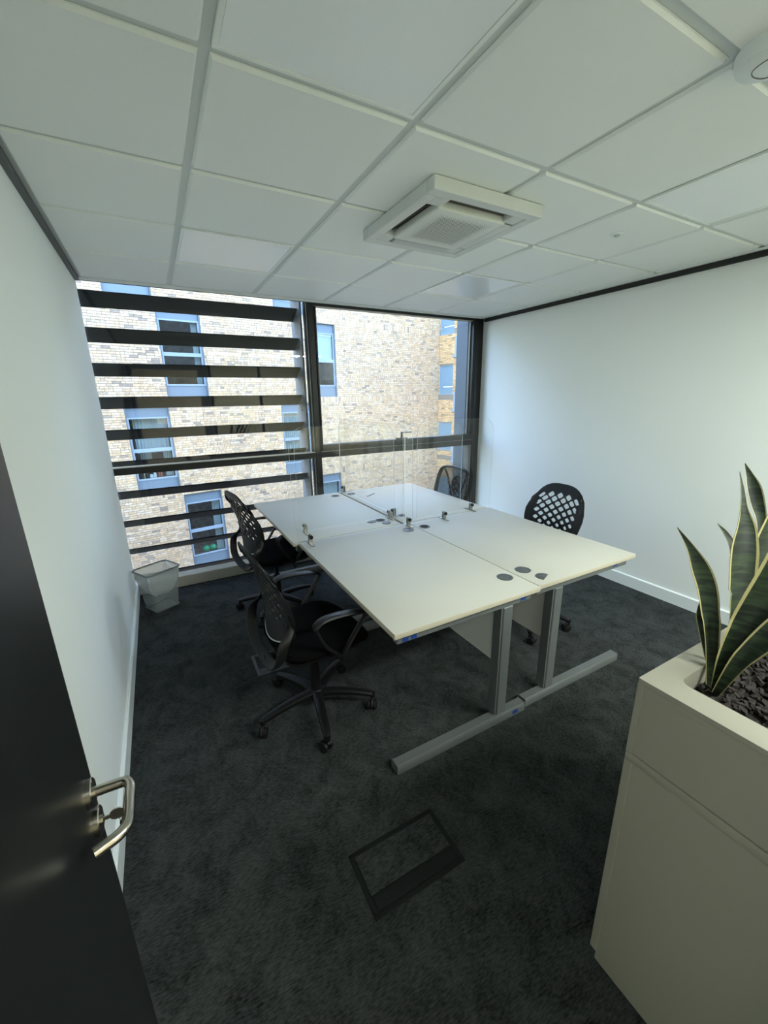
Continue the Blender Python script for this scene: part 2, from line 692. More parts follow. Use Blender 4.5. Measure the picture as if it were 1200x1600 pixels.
bm = B(); add_box(bm, (XL, YB, 2.425), (XL + 0.024, YW - 0.03, 2.452)); struct('shadow_gap_1', bm, gapgrey_m)  # solid dark grey strip standing in for the shaded gap
bm = B(); add_box(bm, (XR - 0.022, YB, 2.405), (XR, YW - 0.03, 2.448)); struct('shadow_gap_2', bm, gap_m)  # solid black strip in place of the shaded gap on the right
bm = B(); add_box(bm, (XR - 0.06, YB, 2.438), (XR - 0.024, YW - 0.03, 2.446)); struct('trim_3', bm, grid_m)


def skirting(name, x0, x1, y0, y1, side):
    bm = B()
    t = 0.015
    if side == 'L':
        add_prism(bm, [(x0, 0), (x0 + t, 0), (x0 + t, 0.095), (x0 + t - .006, 0.10), (x0, 0.10)], 'y', y0, y1)
    elif side == 'R':
        add_prism(bm, [(x1, 0), (x1 - t, 0), (x1 - t, 0.095), (x1 - t + .006, 0.10), (x1, 0.10)], 'y', y0, y1)
    else:
        add_prism(bm, [(y0, 0), (y0 + t, 0), (y0 + t, 0.095), (y0 + t - .006, 0.10), (y0, 0.10)], 'x', x0, x1)
    struct(name, bm, trimw_m)


skirting('baseboard_left', XL, XL, YB, YW - 0.002, 'L')
skirting('baseboard_right', XR, XR, YB + 0.02, YW - 0.002, 'R')
skirting('baseboard_back', 1.92, XR - 0.016, YB, YB, 'B')

# ------------------------------------------------------------------ window wall
w1 = link('window_1', None); w1['kind'] = 'structure'
bm = B(); add_box(bm, (XL - 0.1, YW, 1.046), (1.332, YW + 0.10, 1.100), 0.003, 1); obj('transom', bm, frame_m, w1)
bm = B(); add_box(bm, (XL - 0.1, YW + 0.004, 1.1005), (1.332, YW + 0.085, 1.106), 0.001, 1); obj('transom_lit_top', bm, sill_m, w1)  # pale strip paints the daylight lying on the transom's top face
bm = B()
add_box(bm, (XL - 0.1, YW + 0.0, 0.0), (1.332, YW + 0.12, 0.100), 0.004, 1)
obj('sill', bm, sill_m, w1)
bm = B(); add_box(bm, (XL - 0.1, YW, 2.455), (1.332, YW + 0.10, 2.56)); obj('head', bm, frame_m, w1)
bm = B(); add_box(bm, (XL - 0.12, YW + 0.06, 1.104), (1.332, YW + 0.075, 2.46)); obj('pane', bm, glass_m, w1)
bm = B(); add_box(bm, (XL - 0.12, YW + 0.06, 0.09), (1.332, YW + 0.075, 1.048)); obj('pane', bm, glass_m, w1)
bm = B()
add_box(bm, (1.322, YW + 0.02, 0.0), (1.3325, YW + 0.050, 2.56), 0.002, 1, 0)
add_box(bm, (1.318, YW + 0.058, 0.0), (1.3325, YW + 0.066, 2.56), 0, 1, 1)
add_box(bm, (1.318, YW + 0.040, 0.0), (1.3305, YW + 0.046, 2.56), 0, 1, 1)
obj('reveal_strip', bm, [frame_side_m, gap_m], w1)

w2 = link('window_2', None); w2['kind'] = 'structure'
bm = B()
add_box(bm, (1.333, YW, 0.0), (1.390, YW + 0.14, 2.56), 0.003, 1)
obj('mullion', bm, [frame_m], w2)
bm = B()
add_box(bm, (3.30, YW - 0.0, 0.0), (XR + 0.06, YW + 0.12, 2.56), 0.02, 3)
obj('jamb', bm, frame_m, w2)
bm = B(); add_box(bm, (3.262, YW + 0.012, 0.0), (3.2995, YW + 0.10, 1.05), 0.002, 1); obj('jamb_panel', bm, frame_side_m, w2)
bm = B(); add_box(bm, (1.390, YW + 0.01, 2.418), (3.30, YW + 0.10, 2.56), 0.003, 1); obj('head', bm, gap_m, w2)
bm = B(); add_box(bm, (1.390, YW + 0.015, 2.408), (3.26, YW + 0.04, 2.4178), 0.001, 1); obj('head_bead', bm, sill_m, w2)
bm = B(); add_box(bm, (1.390, YW, 1.046), (3.30, YW + 0.10, 1.104), 0.003, 1); obj('transom', bm, frame_m, w2)
# opening sash of the upper light
bm = B()
add_box(bm, (1.391, YW - 0.012, 1.112), (3.299, YW + 0.07, 1.176), 0.004, 2)
add_box(bm, (1.391, YW - 0.012, 1.176), (1.408, YW + 0.07, 2.41), 0.003, 1)
add_box(bm, (3.250, YW - 0.012, 1.176), (3.299, YW + 0.07, 2.41), 0.004, 2)
obj('sash', bm, frame_m, w2)
bm = B(); add_box(bm, (1.391, YW - 0.002, 1.1045), (3.299, YW + 0.05, 1.1115)); obj('sash_seal', bm, frame_side_m, w2)
bm = B(); add_box(bm, (3.236, YW + 0.03, 1.177), (3.2495, YW + 0.06, 2.405), 0.001, 1); obj('sash_bead', bm, frame_side_m, w2)
bm = B(); add_box(bm, (1.40, YW + 0.028, 1.17), (3.26, YW + 0.042, 2.415)); obj('pane', bm, glass_m, w2)
bm = B(); add_box(bm, (1.385, YW + 0.058, 0.09), (3.27, YW + 0.072, 1.05)); obj('pane', bm, glass_m, w2)
bm = B(); add_box(bm, (1.390, YW, 0.0), (3.30, YW + 0.12, 0.100), 0.004, 1); obj('sill', bm, sill_m, w2)
bm = B()
add_box(bm, (2.235, YW - 0.022, 1.165), (2.375, YW + 0.0, 1.190), 0.003, 1)
add_cyl(bm, (2.30, YW - 0.02, 1.18), (2.30, YW - 0.02, 1.245), 0.012, 0.011, 14)
add_box(bm, (2.29, YW - 0.030, 1.240), (2.425, YW - 0.010, 1.252), 0.004, 2)
obj('sash_handle', bm, mat('dark handle metal', (0.05, 0.055, 0.055), 0.4, metal=0.6), w2, label='dark lever handle of the opening window')

# unseen storeys of our building, added to hold sky light off the facade
bm = B()
add_box(bm, (-22, YC - 6, 2.905), (26, YW + 0.25, 6.0))
add_box(bm, (-22, YC - 6, -7.0), (26, YW + 0.25, -0.305))
struct('wall_outer_sky_block', bm, mat('office cladding', (0.20, 0.21, 0.22), 0.5))

# louvre outside the left light
lv = thing('louvre_screen', 'row of dark tilted metal louvre blades outside the left window', 'louvre', (0.45, 4.15, 0))
for k in range(-1, 10):
    z = 2.4253 - 0.26212 * k
    bm = B()
    y0, y1 = 4.081 - 4.15, 4.227 - 4.15
    add_prism(bm, [(y0, z), (y0 + .004, z + .010), (y1 + .004, z - .0765), (y1, z - .0865), ], 'x', -1.05, 1.325 - 0.45)
    obj('blade', bm, fin_m, lv, smooth=False)
bm = B(); add_box(bm, (1.326 - .45, -0.14, -0.3), (1.346 - .45, 0.14, 2.75), 0.003, 1)
for z in (2.37, 2.09, 1.83, 1.57, 1.50, 1.30, 1.05, 0.8):
    add_cyl(bm, (1.322 - .45, -0.03, z), (1.327 - .45, -0.03, z), 0.008, None, 10, 1)
obj('end_plate', bm, [plate_m, gap_m], lv)
bm = B(); add_box(bm, (3.285, 3.93, -0.30), (3.60, 4.135, 2.90), 0.006, 2); ob = struct('wall_outer_reveal', bm, reveal_m)

# ------------------------------------------------------------------ building across the street
TH = R(8.89)
bld = thing('apartment_building', 'buff brick apartment block with blue grey windows across the street', 'building', (0, 14.98, 0), TH)
ZT = 4.368                # top of the windows of the middle visible floor
PITCH = 2.925
WH = 2.710
open_main = []            # (s0, s1, zb, zt, key)
for s0, s1, fl, key in ((0.46, 1.735, 0, 'A'), (-0.80, 0.44, 1, 'B'), (0.48, 1.735, 2, 'C'), (5.51, 6.77, 0, 'D'), (5.51, 6.78, 2, 'E'),
                        (4.27, 5.52, 1, 'F'), (-0.80, 0.44, -1, 'G'), (4.27, 5.52, -1, 'H')):
    zt = ZT - PITCH * fl
    open_main.append((s0, s1, zt - WH, zt, key))
BK = 1.0                 # overall reflectance of the buff brick
SHADES = [tuple(BK * q * t for q, t in zip(c, (1.15, 0.99, 0.82))) for c in ((0.56, 0.47, 0.355), (0.61, 0.53, 0.41), (0.50, 0.42, 0.33), (0.58, 0.52, 0.43), (0.53, 0.43, 0.31), (0.60, 0.49, 0.34))]
DARKS = [tuple(BK * q for q in c) for c in ((0.35, 0.27, 0.20), (0.42, 0.33, 0.24), (0.48, 0.37, 0.26))]


def shade(rng):
    c = rng.choice(DARKS) if rng.random() < 0.085 else rng.choice(SHADES)
    k = 0.92 + 0.16 * rng.random()
    return (c[0] * k, c[1] * k, c[2] * k, 1)


def box_mesh_vf(V, F, C, lo, hi, col):
    b = len(V)
    x0, y0, z0 = lo
    x1, y1, z1 = hi
    V += [(x0, y0, z0), (x1, y0, z0), (x1, y0, z1), (x0, y0, z1), (x0, y1, z0), (x1, y1, z0), (x1, y1, z1), (x0, y1, z1)]
    F += [(b, b + 1, b + 2, b + 3), (b + 1, b + 5, b + 6, b + 2), (b + 4, b, b + 3, b + 7), (b + 3, b + 2, b + 6, b + 7), (b + 4, b + 5, b + 1, b)]
    C += [col] * 5


def mesh_vfc(name, V, F, C, m):
    me = bpy.data.meshes.new(name)
    me.from_pydata(V, [], F)
    at = me.color_attributes.new('shade', 'FLOAT_COLOR', 'CORNER')
    flat = []
    for p, c in zip(me.polygons, C):
        for _ in range(p.loop_total):
            flat += c
    at.data.foreach_set('color', flat)
    me.materials.append(m)
    return me


def rows(s_min, s_max, z_min, z_max):
    """brick layout: yields (s0, s1, z0, z1, soldier)"""
    k0 = int(math.floor((z_min - ZT) / PITCH)) - 1
    out = []
    for k in range(k0, k0 + 8):
        zs = ZT + k * PITCH
        for r in range(-1, 36):
            z0 = zs if r < 0 else zs + 0.225 + 0.075 * r
            z1 = z0 + (0.215 if r < 0 else 0.065)
            if z0 < z_min or z1 > z_max:
                continue
            out.append((z0, z1, r))
    return out


def cuts(openings, z0, z1, s_min, s_max):
    iv = [(s_min, s_max)]
    for a, b, zb, zt, _ in openings:
        if z1 > zb + 0.005 and z0 < zt - 0.005:
            nv = []
            for p, q in iv:
                if b <= p or a >= q:
                    nv.append((p, q))
                else:
                    if a - p > 0.02:
                        nv.append((p, a))
                    if q - b > 0.02:
                        nv.append((b, q))
            iv = nv
    return iv


rng = random.Random(3)
full_bricks = []
V, F, C = [], [], []
S0, S1, Z0, Z1 = -4.2, 12.57, -5.6, 7.6
camv = Vector((0, 0, 1.617))
for z0, z1, r in rows(S0, S1, Z0, Z1):
    for p, q in cuts(open_main, z0, z1, S0, S1):
        step = 0.075 if r < 0 else 0.225
        off = 0 if r < 0 else rng.choice((0.0, 0.05625, 0.1125, 0.17))
        s = math.floor(p / step) * step - off
        while s < q:
            if r >= 0:
                step = 0.1125 if rng.random() < 0.42 else 0.225
            a, b = max(s, p), min(s + step - 0.010, q)
            if b - a > 0.015:
                col = shade(rng)
                jit = rng.uniform(-0.003, 0.003)
                full = (r >= 0 and abs((b - a) - 0.215) < 1e-6)
                if full and -1.15 < a < 1.9 and -4.4 < z0 < 5.1:
                    full_bricks.append((a, z0, jit, col))
                else:
                    box_mesh_vf(V, F, C, (a, jit, z0), (b, 0.05, z1), col)
            s += step
# the 300 bricks that show largest stand alone, the rest are one part
full_bricks.sort(key=lambda t: (Vector((t[0] * math.cos(TH), 14.98 + t[0] * math.sin(TH), t[1])) - camv).length)
# keep to bricks seen between louvre blades: any of the nearest ones
for a, z0, jit, col in full_bricks[300:]:
    box_mesh_vf(V, F, C, (a, jit, z0), (a + 0.215, 0.05, z0 + 0.065), col)
brick_meshes = []
for i in range(10):
    v, f, c = [], [], []
    box_mesh_vf(v, f, c, (0, 0, 0), (0.215, 0.05, 0.065), shade(rng))
    brick_meshes.append(mesh_vfc('brick', v, f, c, brick_m))
for a, z0, jit, col in full_bricks[:300]:
    o = link('brick', rng.choice(brick_meshes), bld)
    o.location = (a, jit, z0)
o = link('brickwork', mesh_vfc('brickwork', V, F, C, brick_m), bld)
o['kind'] = 'stuff'


def backing(bm, openings, s_min, s_max, z_min, z_max, y0, y1, swap=False):
    """mortar wall with real openings, as vertical strips"""
    cutsx = sorted({s_min, s_max} | {a for a, *_ in openings} | {b for _, b, *_ in openings})
    for a, b in zip(cutsx, cutsx[1:]):
        m_ = (a + b) / 2
        zz = sorted([(zb, zt) for p, q, zb, zt, _ in openings if p < m_ < q])
        z = z_min
        for zb, zt in zz + [(z_max, z_max)]:
            if zb > z:
                add_box(bm, (a, y0, z), (b, y1, min(zb, z_max)))
            z = max(z, zt)


bm = B()
backing(bm, open_main, -9.0, 12.62, -7.0, 7.9, 0.012, 0.32)
obj('wall', bm, mortar_m, bld, smooth=False)


def far_window(s0, s1, zb, zt, key):
    w, h = s1 - s0, zt - zb
    fr = link('window', None, bld)
    fr.location = (s0, 0, zb)
    # jambs
    bm = B()
    for x in (0.0, w - 0.035):
        add_box(bm, (x, 0.02, 0), (x + 0.035, 0.16, h))
    add_box(bm, (0, 0.02, h - 0.02), (w, 0.16, h))
    obj('jamb', bm, bjam_m, fr, smooth=False)
    bm = B(); add_box(bm, (0.035, 0.085, h - 0.325), (w - 0.035, 0.12, h - 0.02), 0.005, 1); obj('panel', bm, bpan_m, fr)
    bm = B(); add_box(bm, (0.035, 0.085, 0.0), (w - 0.035, 0.12, 0.405), 0.005, 1); obj('panel', bm, bpan_m, fr)
    g0, g1, gm = 0.405, h - 0.325, h - 0.325 - 1.028
    bm = B()
    add_box(bm, (0.035, 0.07, g0), (0.085, 0.14, g1))
    add_box(bm, (w - 0.085, 0.07, g0), (w - 0.035, 0.14, g1))
    add_box(bm, (0.085, 0.07, g0), (w - 0.085, 0.14, g0 + 0.05))
    add_box(bm, (0.085, 0.07, g1 - 0.05), (w - 0.085, 0.14, g1))
    add_box(bm, (0.085, 0.065, gm - 0.055), (w - 0.085, 0.14, gm + 0.055))
    obj('frame', bm, bwin_m, fr, smooth=False)
    bm = B(); add_box(bm, (0.085, 0.10, g0 + 0.05), (w - 0.085, 0.106, gm - 0.055)); obj('pane', bm, bpane_m, fr, smooth=False)
    bm = B(); add_box(bm, (0.085, 0.10, gm + 0.055), (w - 0.085, 0.106, g1 - 0.05)); obj('pane', bm, bpane_m, fr, smooth=False)
    # the room behind
    bm = B()
    add_box(bm, (0.0, 1.3, 0.2), (w, 1.34, h))
    add_box(bm, (-0.02, 0.16, 0.2), (0.0, 1.34, h))
    add_box(bm, (w, 0.16, 0.2), (w + 0.02, 1.34, h))
    add_box(bm, (0.0, 0.125, 0.33), (w, 1.34, g0))
    add_box(bm, (0.0, 0.16, h - 0.05), (w, 1.34, h))
    obj('room', bm, room_m, fr, smooth=False)

    def curtain(x0, x1, z0, z1, m, y=0.22, folds=9):
        bm = B()
        n = folds * 4
        a = []
        for i in range(n + 1):
            x = x0 + (x1 - x0) * i / n
            yy = y + 0.018 * math.sin(i * PI / 2 + 0.3)
            a.append((bm.verts.new((x, yy, z0)), bm.verts.new((x, yy, z1))))
        for p, q in zip(a, a[1:]):
            bm.faces.new((p[0], q[0], q[1], p[1]))
        bmesh.ops.solidify(bm, geom=bm.faces[:], thickness=0.004)
        obj('curtain', bm, m, fr)
    if key == 'A':
        curtain(w - 0.26, w - 0.09, g0 + .05, g1, curt_m, folds=4)
    elif key == 'B':
        curtain(0.19, w - 0.09, gm - 0.1, g1, curt_m, 0.26, folds=10)
        curtain(0.09, 0.18, g0, g1, dcurt_m, 0.2, folds=3)
        curtain(w - 0.32, w - 0.09, g0 + .05, gm, curt_m, 0.3, folds=4)
        curtain(0.3, 0.62, g0 + 0.2, gm, curt_m, 0.6, folds=4)
    elif key == 'C':
        curtain(w - 0.34, w - 0.09, g0 + .05, g1, curt_m, 0.22, folds=5)
    elif key == 'D':
        bm = B(); add_box(bm, (0.09, 0.16, gm + 0.03), (w - 0.09, 0.17, g1)); obj('blind', bm, curt_m, fr)
        curtain(w - 0.5, w - 0.36, g0, gm, dcurt_m, 0.3, folds=3)
    elif key in 'EFH':
        curtain(0.09, w - 0.09, g0 + .05, g1, curt_m, 0.24, folds=12)
    return fr


for q in open_main:
    far_window(*q)

# wing that comes forward at the inner corner
wing_e = thing('building_wing', 'brick wing tinted yellow for sunlight, standing forward at the right corner of the block', 'building',
               (12.58 * math.cos(TH), 14.98 + 12.58 * math.sin(TH), 0), TH - PI / 2)
# local x runs towards us along the wing, local y points right (into the wing)
open_w = []
for k in range(-1, 3):
    zb = 1.686 - 2.68 * k if k < 2 else -3.7
    open_w.append((0.03, 0.93, zb, zb + 1.34, 'W'))
V, F, C = [], [], []
for z0, z1, r in rows(0, 5, -5.6, 7.6):
    if r < 0:
        continue
    for p, q in cuts(open_w, z0, z1, 0.0, 4.0):
        s = -0.1125 * (r % 2)
        while s < q:
            a, b = max(s, p), min(s + 0.215, q)
            if b - a > 0.015:
                c = shade(rng)
                box_mesh_vf(V, F, C, (a, rng.uniform(-.003, .003), z0), (b, 0.05, z1), (c[0] * 1.10, c[1] * 1.0, c[2] * 0.80, 1))  # extra yellow in the brick colour stands in for sunlight
            s += 0.225
o = link('brickwork', mesh_vfc('wing brickwork', V, F, C, brick_m), wing_e)
o['kind'] = 'stuff'
bm = B(); backing(bm, open_w, 0.0, 4.0, -7.0, 7.9, 0.012, 0.30); obj('wall', bm, mortar_m, wing_e, smooth=False)
for s0, s1, zb, zt, _ in open_w:
    fr = link('window', None, wing_e)
    fr.location = (s0, 0, zb)
    bm = B()
    add_box(bm, (0, 0.03, 0), (0.04, 0.12, 1.34)); add_box(bm, (0.86, 0.03, 0), (0.90, 0.12, 1.34))
    add_box(bm, (0.04, 0.03, 0), (0.86, 0.12, 0.04)); add_box(bm, (0.04, 0.03, 1.30), (0.86, 0.12, 1.34))
    obj('frame', bm, bwin_m, fr, smooth=False)
    bm = B(); add_box(bm, (0.04, 0.05, 0.36), (0.86, 0.08, 1.30), 0.003, 1); obj('panel', bm, bsheet_m, fr)
    bm = B(); add_box(bm, (0.04, 0.05, 0.04), (0.86, 0.08, 0.345), 0.003, 1); obj('panel', bm, bsheet_m, fr)
for k in range(-1, 3):
    z = 3.36 - 2.45 * k
    bm = B()
    add_box(bm, (0.95, -0.09, z - 0.04), (1.6, 0.05, z + 0.07), 0.006, 1)
    add_box(bm, (1.0, -0.012, z + 0.07), (1.6, 0.05, z + 0.9), 0.004, 1)
    obj('balcony_ledge', bm, bwin_m, wing_e)

bm = B(); add_box(bm, (-25, YW + 0.3, -7.2), (40, 40, -7.0)); struct('ground', bm, ground_m)


# small things seen on the far window sills
def far_pt(s, y, z):
    return (s * math.cos(TH) - y * math.sin(TH), 14.98 + s * math.sin(TH) + y * math.cos(TH), z)


for (s, lab) in ((1.035, 'green ball on the far window sill, left of the pair'), (1.29, 'green ball on the far window sill beside the curtain')):
    bm = B()
    add_lathe(bm, [(0, 0)] + [(0.125 * math.sin(a), 0.125 - 0.125 * math.cos(a)) for a in [PI * i / 12 for i in range(1, 12)]] + [(0, 0.25)], n=20)
    o = obj('green_ball', bm, green_m)
    o.location = far_pt(s, 0.34, ZT - 2 * PITCH - WH + 0.405)
    tag(o, lab, 'ball', 'green balls on the far sill')
zs = ZT - PITCH - WH + 0.405
for i, (s, wd, ht, m_, nm, cat, lab) in enumerate((
        (-0.63, 0.07, 0.30, bookd_m, 'book', 'book', 'dark brown book at the left end of the far window sill'),
        (-0.53, 0.03, 0.27, bookt_m, 'book', 'book', 'thin tan book beside the dark book on the far sill'),
        (-0.44, 0.05, 0.24, bookd_m, 'book', 'book', 'short dark book standing behind the white jar on the far sill'),
        (-0.10, 0.05, 0.24, bookr_m, 'book', 'book', 'rust red book left of its neighbour on the far sill'),
        (-0.035, 0.05, 0.26, bookr_m, 'book', 'book', 'rust red book nearest the right curtain on the far sill'))):
    bm = B(); add_box(bm, (-wd / 2, -0.08, 0), (wd / 2, 0.08, ht), 0.004, 1)
    o = obj(nm, bm, m_)
    o.location = far_pt(s, 0.30, zs)
    o.rotation_euler = (0, 0, TH)
    tag(o, lab, cat, 'books on the far sill')
for s, r_, h_, lab in ((-0.33, 0.06, 0.14, 'round white jar between the books on the far sill'), (-0.22, 0.05, 0.20, 'taller white vase left of the red books on the far sill')):
    bm = B(); add_lathe(bm, [(0, 0), (r_ * .7, 0), (r_, h_ * .4), (r_ * .9, h_ * .8), (r_ * .6, h_), (0, h_)], n=16)
    o = obj('white_jar', bm, wht_m)
    o.location = far_pt(s, 0.30, zs)
    tag(o, lab, 'jar', 'white jars on the far sill')

# ------------------------------------------------------------------ ceiling fittings
LAB = {(1, 0): 'square ceiling light panel nearest the door, cut by the top edge of the photo',
       (4, 0): 'square ceiling light panel near the right wall',
       (1, 3): 'square ceiling light panel nearest the louvred window on the left',
       (4, 3): 'square ceiling light panel beyond the air conditioner, near the far right corner'}
for i, j, x0, x1, y0, y1 in lamp_cells:
    t = thing('ceiling_light', LAB[(i, j)], 'ceiling light', ((x0 + x1) / 2, (y0 + y1) / 2, H + 0.002), 0, 'ceiling light panels')
    w, d = (x1 - x0) / 2, (y1 - y0) / 2
    bm = B()
    add_box(bm, (-w, -d, 0), (w, -d + 0.014, 0.009), 0.001, 1)
    add_box(bm, (-w, d - 0.014, 0), (w, d, 0.009), 0.001, 1)
    add_box(bm, (-w, -d + 0.014, 0), (-w + 0.014, d - 0.014, 0.009), 0.001, 1)
    add_box(bm, (w - 0.014, -d + 0.014, 0), (w, d - 0.014, 0.009), 0.001, 1)
    obj('frame', bm, grid_m, t)
    bm = B(); add_box(bm, (-w + 0.015, -d + 0.015, 0.002), (w - 0.015, d - 0.015, 0.008)); obj('diffuser', bm, diff_m, t)

# corridor lamps behind the camera (real fittings in the corridor ceiling)
for k, x in enumerate((1.25, 2.05, 2.85)):
    t = thing('ceiling_light', ('corridor ceiling lamp nearest the door', 'corridor ceiling lamp behind the planter cabinet', 'corridor ceiling lamp by the right wall')[k],
              'ceiling light', (x, -0.75, 2.438), 0, 'corridor ceiling lamps')
    bm = B(); add_box(bm, (-0.32, -0.15, 0.0), (0.32, 0.15, 0.008), 0.002, 1); obj('frame', bm, grid_m, t)
    ld = bpy.data.lights.new('corridor_lamp', 'AREA')
    ld.shape = 'RECTANGLE'
    ld.size, ld.size_y = 0.58, 0.26
    ld.energy = CORRIDOR_W
    ld.color = CORRIDOR_COL
    lo = link('lamp', ld, t)
    lo.location = (0, 0, -0.004)

# air conditioning cassette
ac = thing('air_conditioner', 'white square ceiling air conditioner cassette with perforated centre grille', 'air conditioner', (1.372, 1.826, 2.388))
bm = B()
add_prism(bm, rrect(-0.300, -0.312, 0.300, 0.312, 0.008, 3), 'z', 0.0, 0.050)
o_frame = bm
# carve nothing: the slots are built as recessed dark trays set in a ring
bm.free()
bm = B()
Wd, Dd = 0.300, 0.312
ri = 0.262
for lo, hi in (((-Wd, -Dd, 0), (Wd, -ri, .05)), ((-Wd, ri, 0), (Wd, Dd, .05)), ((-Wd, -ri, 0), (-ri + .012, ri, .05)), ((ri - .012, -ri, 0), (Wd, ri, .05))):
    add_box(bm, lo, hi, 0.003, 1)
for sx_ in (-1, 1):
    for sy_ in (-1, 1):
        add_box(bm, (min(sx_ * .25, sx_ * .175), min(sy_ * .262, sy_ * .18), 0.003), (max(sx_ * .25, sx_ * .175), max(sy_ * .262, sy_ * .18), .05), 0.006, 2)
obj('frame', bm, ac_m, ac)
bm = B(); add_box(bm, (-0.27, -0.28, 0.036), (0.27, 0.28, 0.05)); obj('slot_tray', bm, acdark_m, ac)
gr = obj('grille', (lambda b: (add_box(b, (-0.192, -0.192, -0.006), (0.192, 0.192, 0.03), 0.008, 3), b)[1])(B()), grille_m, ac)
for k, (closed, lab) in enumerate(((False, None), (False, None), (True, 'grey flap standing open'), (True, None))):
    bm = B()
    ang = (90, 0, 270, 180)[k]
    M4 = Matrix.Rotation(R(ang - 90), 4, 'Z')
    if closed:
        add_box(bm, (-0.168, -0.254, -0.004 if k == 2 else 0.001), (0.168, -0.202, 0.010), 0.004, 2)
    else:
        add_box(bm, (-0.168, -0.236, 0.014), (0.168, -0.231, 0.034), 0.001, 1)
        add_box(bm, (-0.165, -0.212, 0.020), (0.165, -0.208, 0.034), 0.001, 1)
    bmesh.ops.transform(bm, matrix=M4, verts=bm.verts)
    obj('louvre_flap', bm, acflap_m if k == 2 else (ac_m if closed else acvane_m), ac, label=lab)

# smoke alarm and small sensor
t = thing('smoke_alarm', 'round white smoke alarm on the ceiling at the top right edge', 'smoke alarm', (1.484, 0.648, 2.440))
bm = B(); add_lathe(bm, [(0, 0), (0.078, 0), (0.078, -0.016), (0.072, -0.032), (0.056, -0.040), (0, -0.042)], n=40); obj('body', bm, sens_m, t)
bm = B()
pts = smooth_path([(-.040, -.010, -.0412), (-.028, .026, -.0412), (.002, .036, -.0412), (.034, .022, -.0412), (.038, -.014, -.0412), (.010, -.030, -.0412), (-.022, -.032, -.0412)], 6, True)
add_tube(bm, pts, 0.0012, n=6, closed=True); obj('groove', bm, grom_m, t)
t = thing('ceiling_sensor', 'tiny round sensor in a ceiling tile right of the air conditioner', 'sensor', (2.318, 1.578, 2.440))
bm = B(); add_lathe(bm, [(0, 0), (0.036, 0), (0.036, -0.004), (0.028, -0.007), (0.020, -0.005), (0, -0.005)], n=28); obj('ring', bm, sens_m, t)
bm = B(); add_lathe(bm, [(0, -0.005), (0.017, -0.005), (0.014, -0.012), (0, -0.014)], n=20); obj('lens', bm, acflap_m, t)

# ------------------------------------------------------------------ desks


def desk(label, x0, x1, y0, y1, inner, grommets, tapes, post_x):
    """inner: +1 when the neighbour desk (cable side) is at x1, -1 when at x0"""
    cx, cy = (x0 + x1) / 2, (y0 + y1) / 2
    t = thing('desk', label, 'desk', (cx, cy, 0), 0, 'four white desks pushed together')
    w, d = (x1 - x0) / 2, (y1 - y0) / 2
    bm = B()
    vs_ = add_box(bm, (-w, -d, 0.705), (w, d, 0.730), 0.0025, 2)
    for f in bm.faces:
        n = f.normal
        if abs(n.z) < 0.5:
            f.material_index = 1
    obj('desktop', bm, [desk_m, edge_m], t)
    px = post_x - cx
    for e in (-1, 1):
        yr = e * (d - 0.035)
        ya, yb = min(yr, yr - e * 0.035), max(yr, yr - e * 0.035)
        bm = B()
        add_box(bm, (-w + 0.03, ya, 0.655), (w - 0.02, yb, 0.7045), 0.003, 1)
        rail = obj('top_rail', bm, steel_m, t)
        bm = B()
        add_box(bm, (px - 0.03, ya - 0.001, 0.045), (px + 0.03, yb + 0.001, 0.6545), 0.004, 1)
        add_box(bm, (px - 0.042, ya + 0.004, 0.05), (px - 0.031, yb + 0.02, 0.6545), 0.002, 1, 1)  # darker strip carries the shade on the leg's side face
        obj('leg', bm, [steel_m, leg_shade_m], t)
        bm = B()
        yc = (ya + yb) / 2
        fx0, fx1 = -w + 0.025, w + 0.028
        if inner > 0:
            fx0, fx1 = -w + 0.022, w + 0.0
        else:
            fx0, fx1 = -w + 0.008, w + 0.03
        add_prism(bm, [(yc - 0.027, 0.0), (yc + 0.027, 0.0), (yc + 0.027, 0.034), (yc + 0.02, 0.046), (yc - 0.02, 0.046), (yc - 0.027, 0.034)], 'x', fx0 + 0.004, fx1 - 0.004)
        obj('foot', bm, steel_m, t)
        for fx, s_ in ((fx0, 1), (fx1, -1)):
            bm = B()
            add_box(bm, (min(fx, fx + s_ * .004), yc - 0.028, 0.0), (max(fx, fx + s_ * .004), yc + 0.028, 0.047), 0.0015, 1)
            obj('foot_cap', bm, grom_m, t)
        if e == -1:
            for (ta, tb, tz0, tz1, yoff) in tapes:
                bm = B()
                yy = (ya if tz0 > 0.1 else yc - 0.028)
                add_box(bm, (ta - cx, yy - 0.0015, tz0), (tb - cx, yy - 0.0002, tz1))
                obj('tape_square', bm, blue_m, t, label='square of blue tape')
    bm = B()
    add_box(bm, (px - 0.026, -d + 0.075, 0.335), (px - 0.008, d - 0.075, 0.7045), 0.002, 1)
    obj('modesty_panel', bm, modesty_m, t)
    for gx, gy, cap in grommets:
        bm = B()
        n = 28
        add_lathe(bm, [(0.031, 0.7302), (0.040, 0.7302), (0.041, 0.7318), (0.038, 0.7332), (0.031, 0.7326), (0.031, 0.7302)], (gx - cx, gy - cy, 0), n)
        add_lathe(bm, [(0, 0.7304), (0.031, 0.7304), (0.031, 0.7309), (0, 0.7309)], (gx - cx, gy - cy, 0), n, mi=1)
        if cap:
            add_lathe(bm, [(0, 0.7311), (0.030, 0.7311), (0.030, 0.7322), (0, 0.7324)], (gx - cx, gy - cy, 0), n)
        obj('cable_grommet', bm, [grom_m, hole_m], t)
    return t


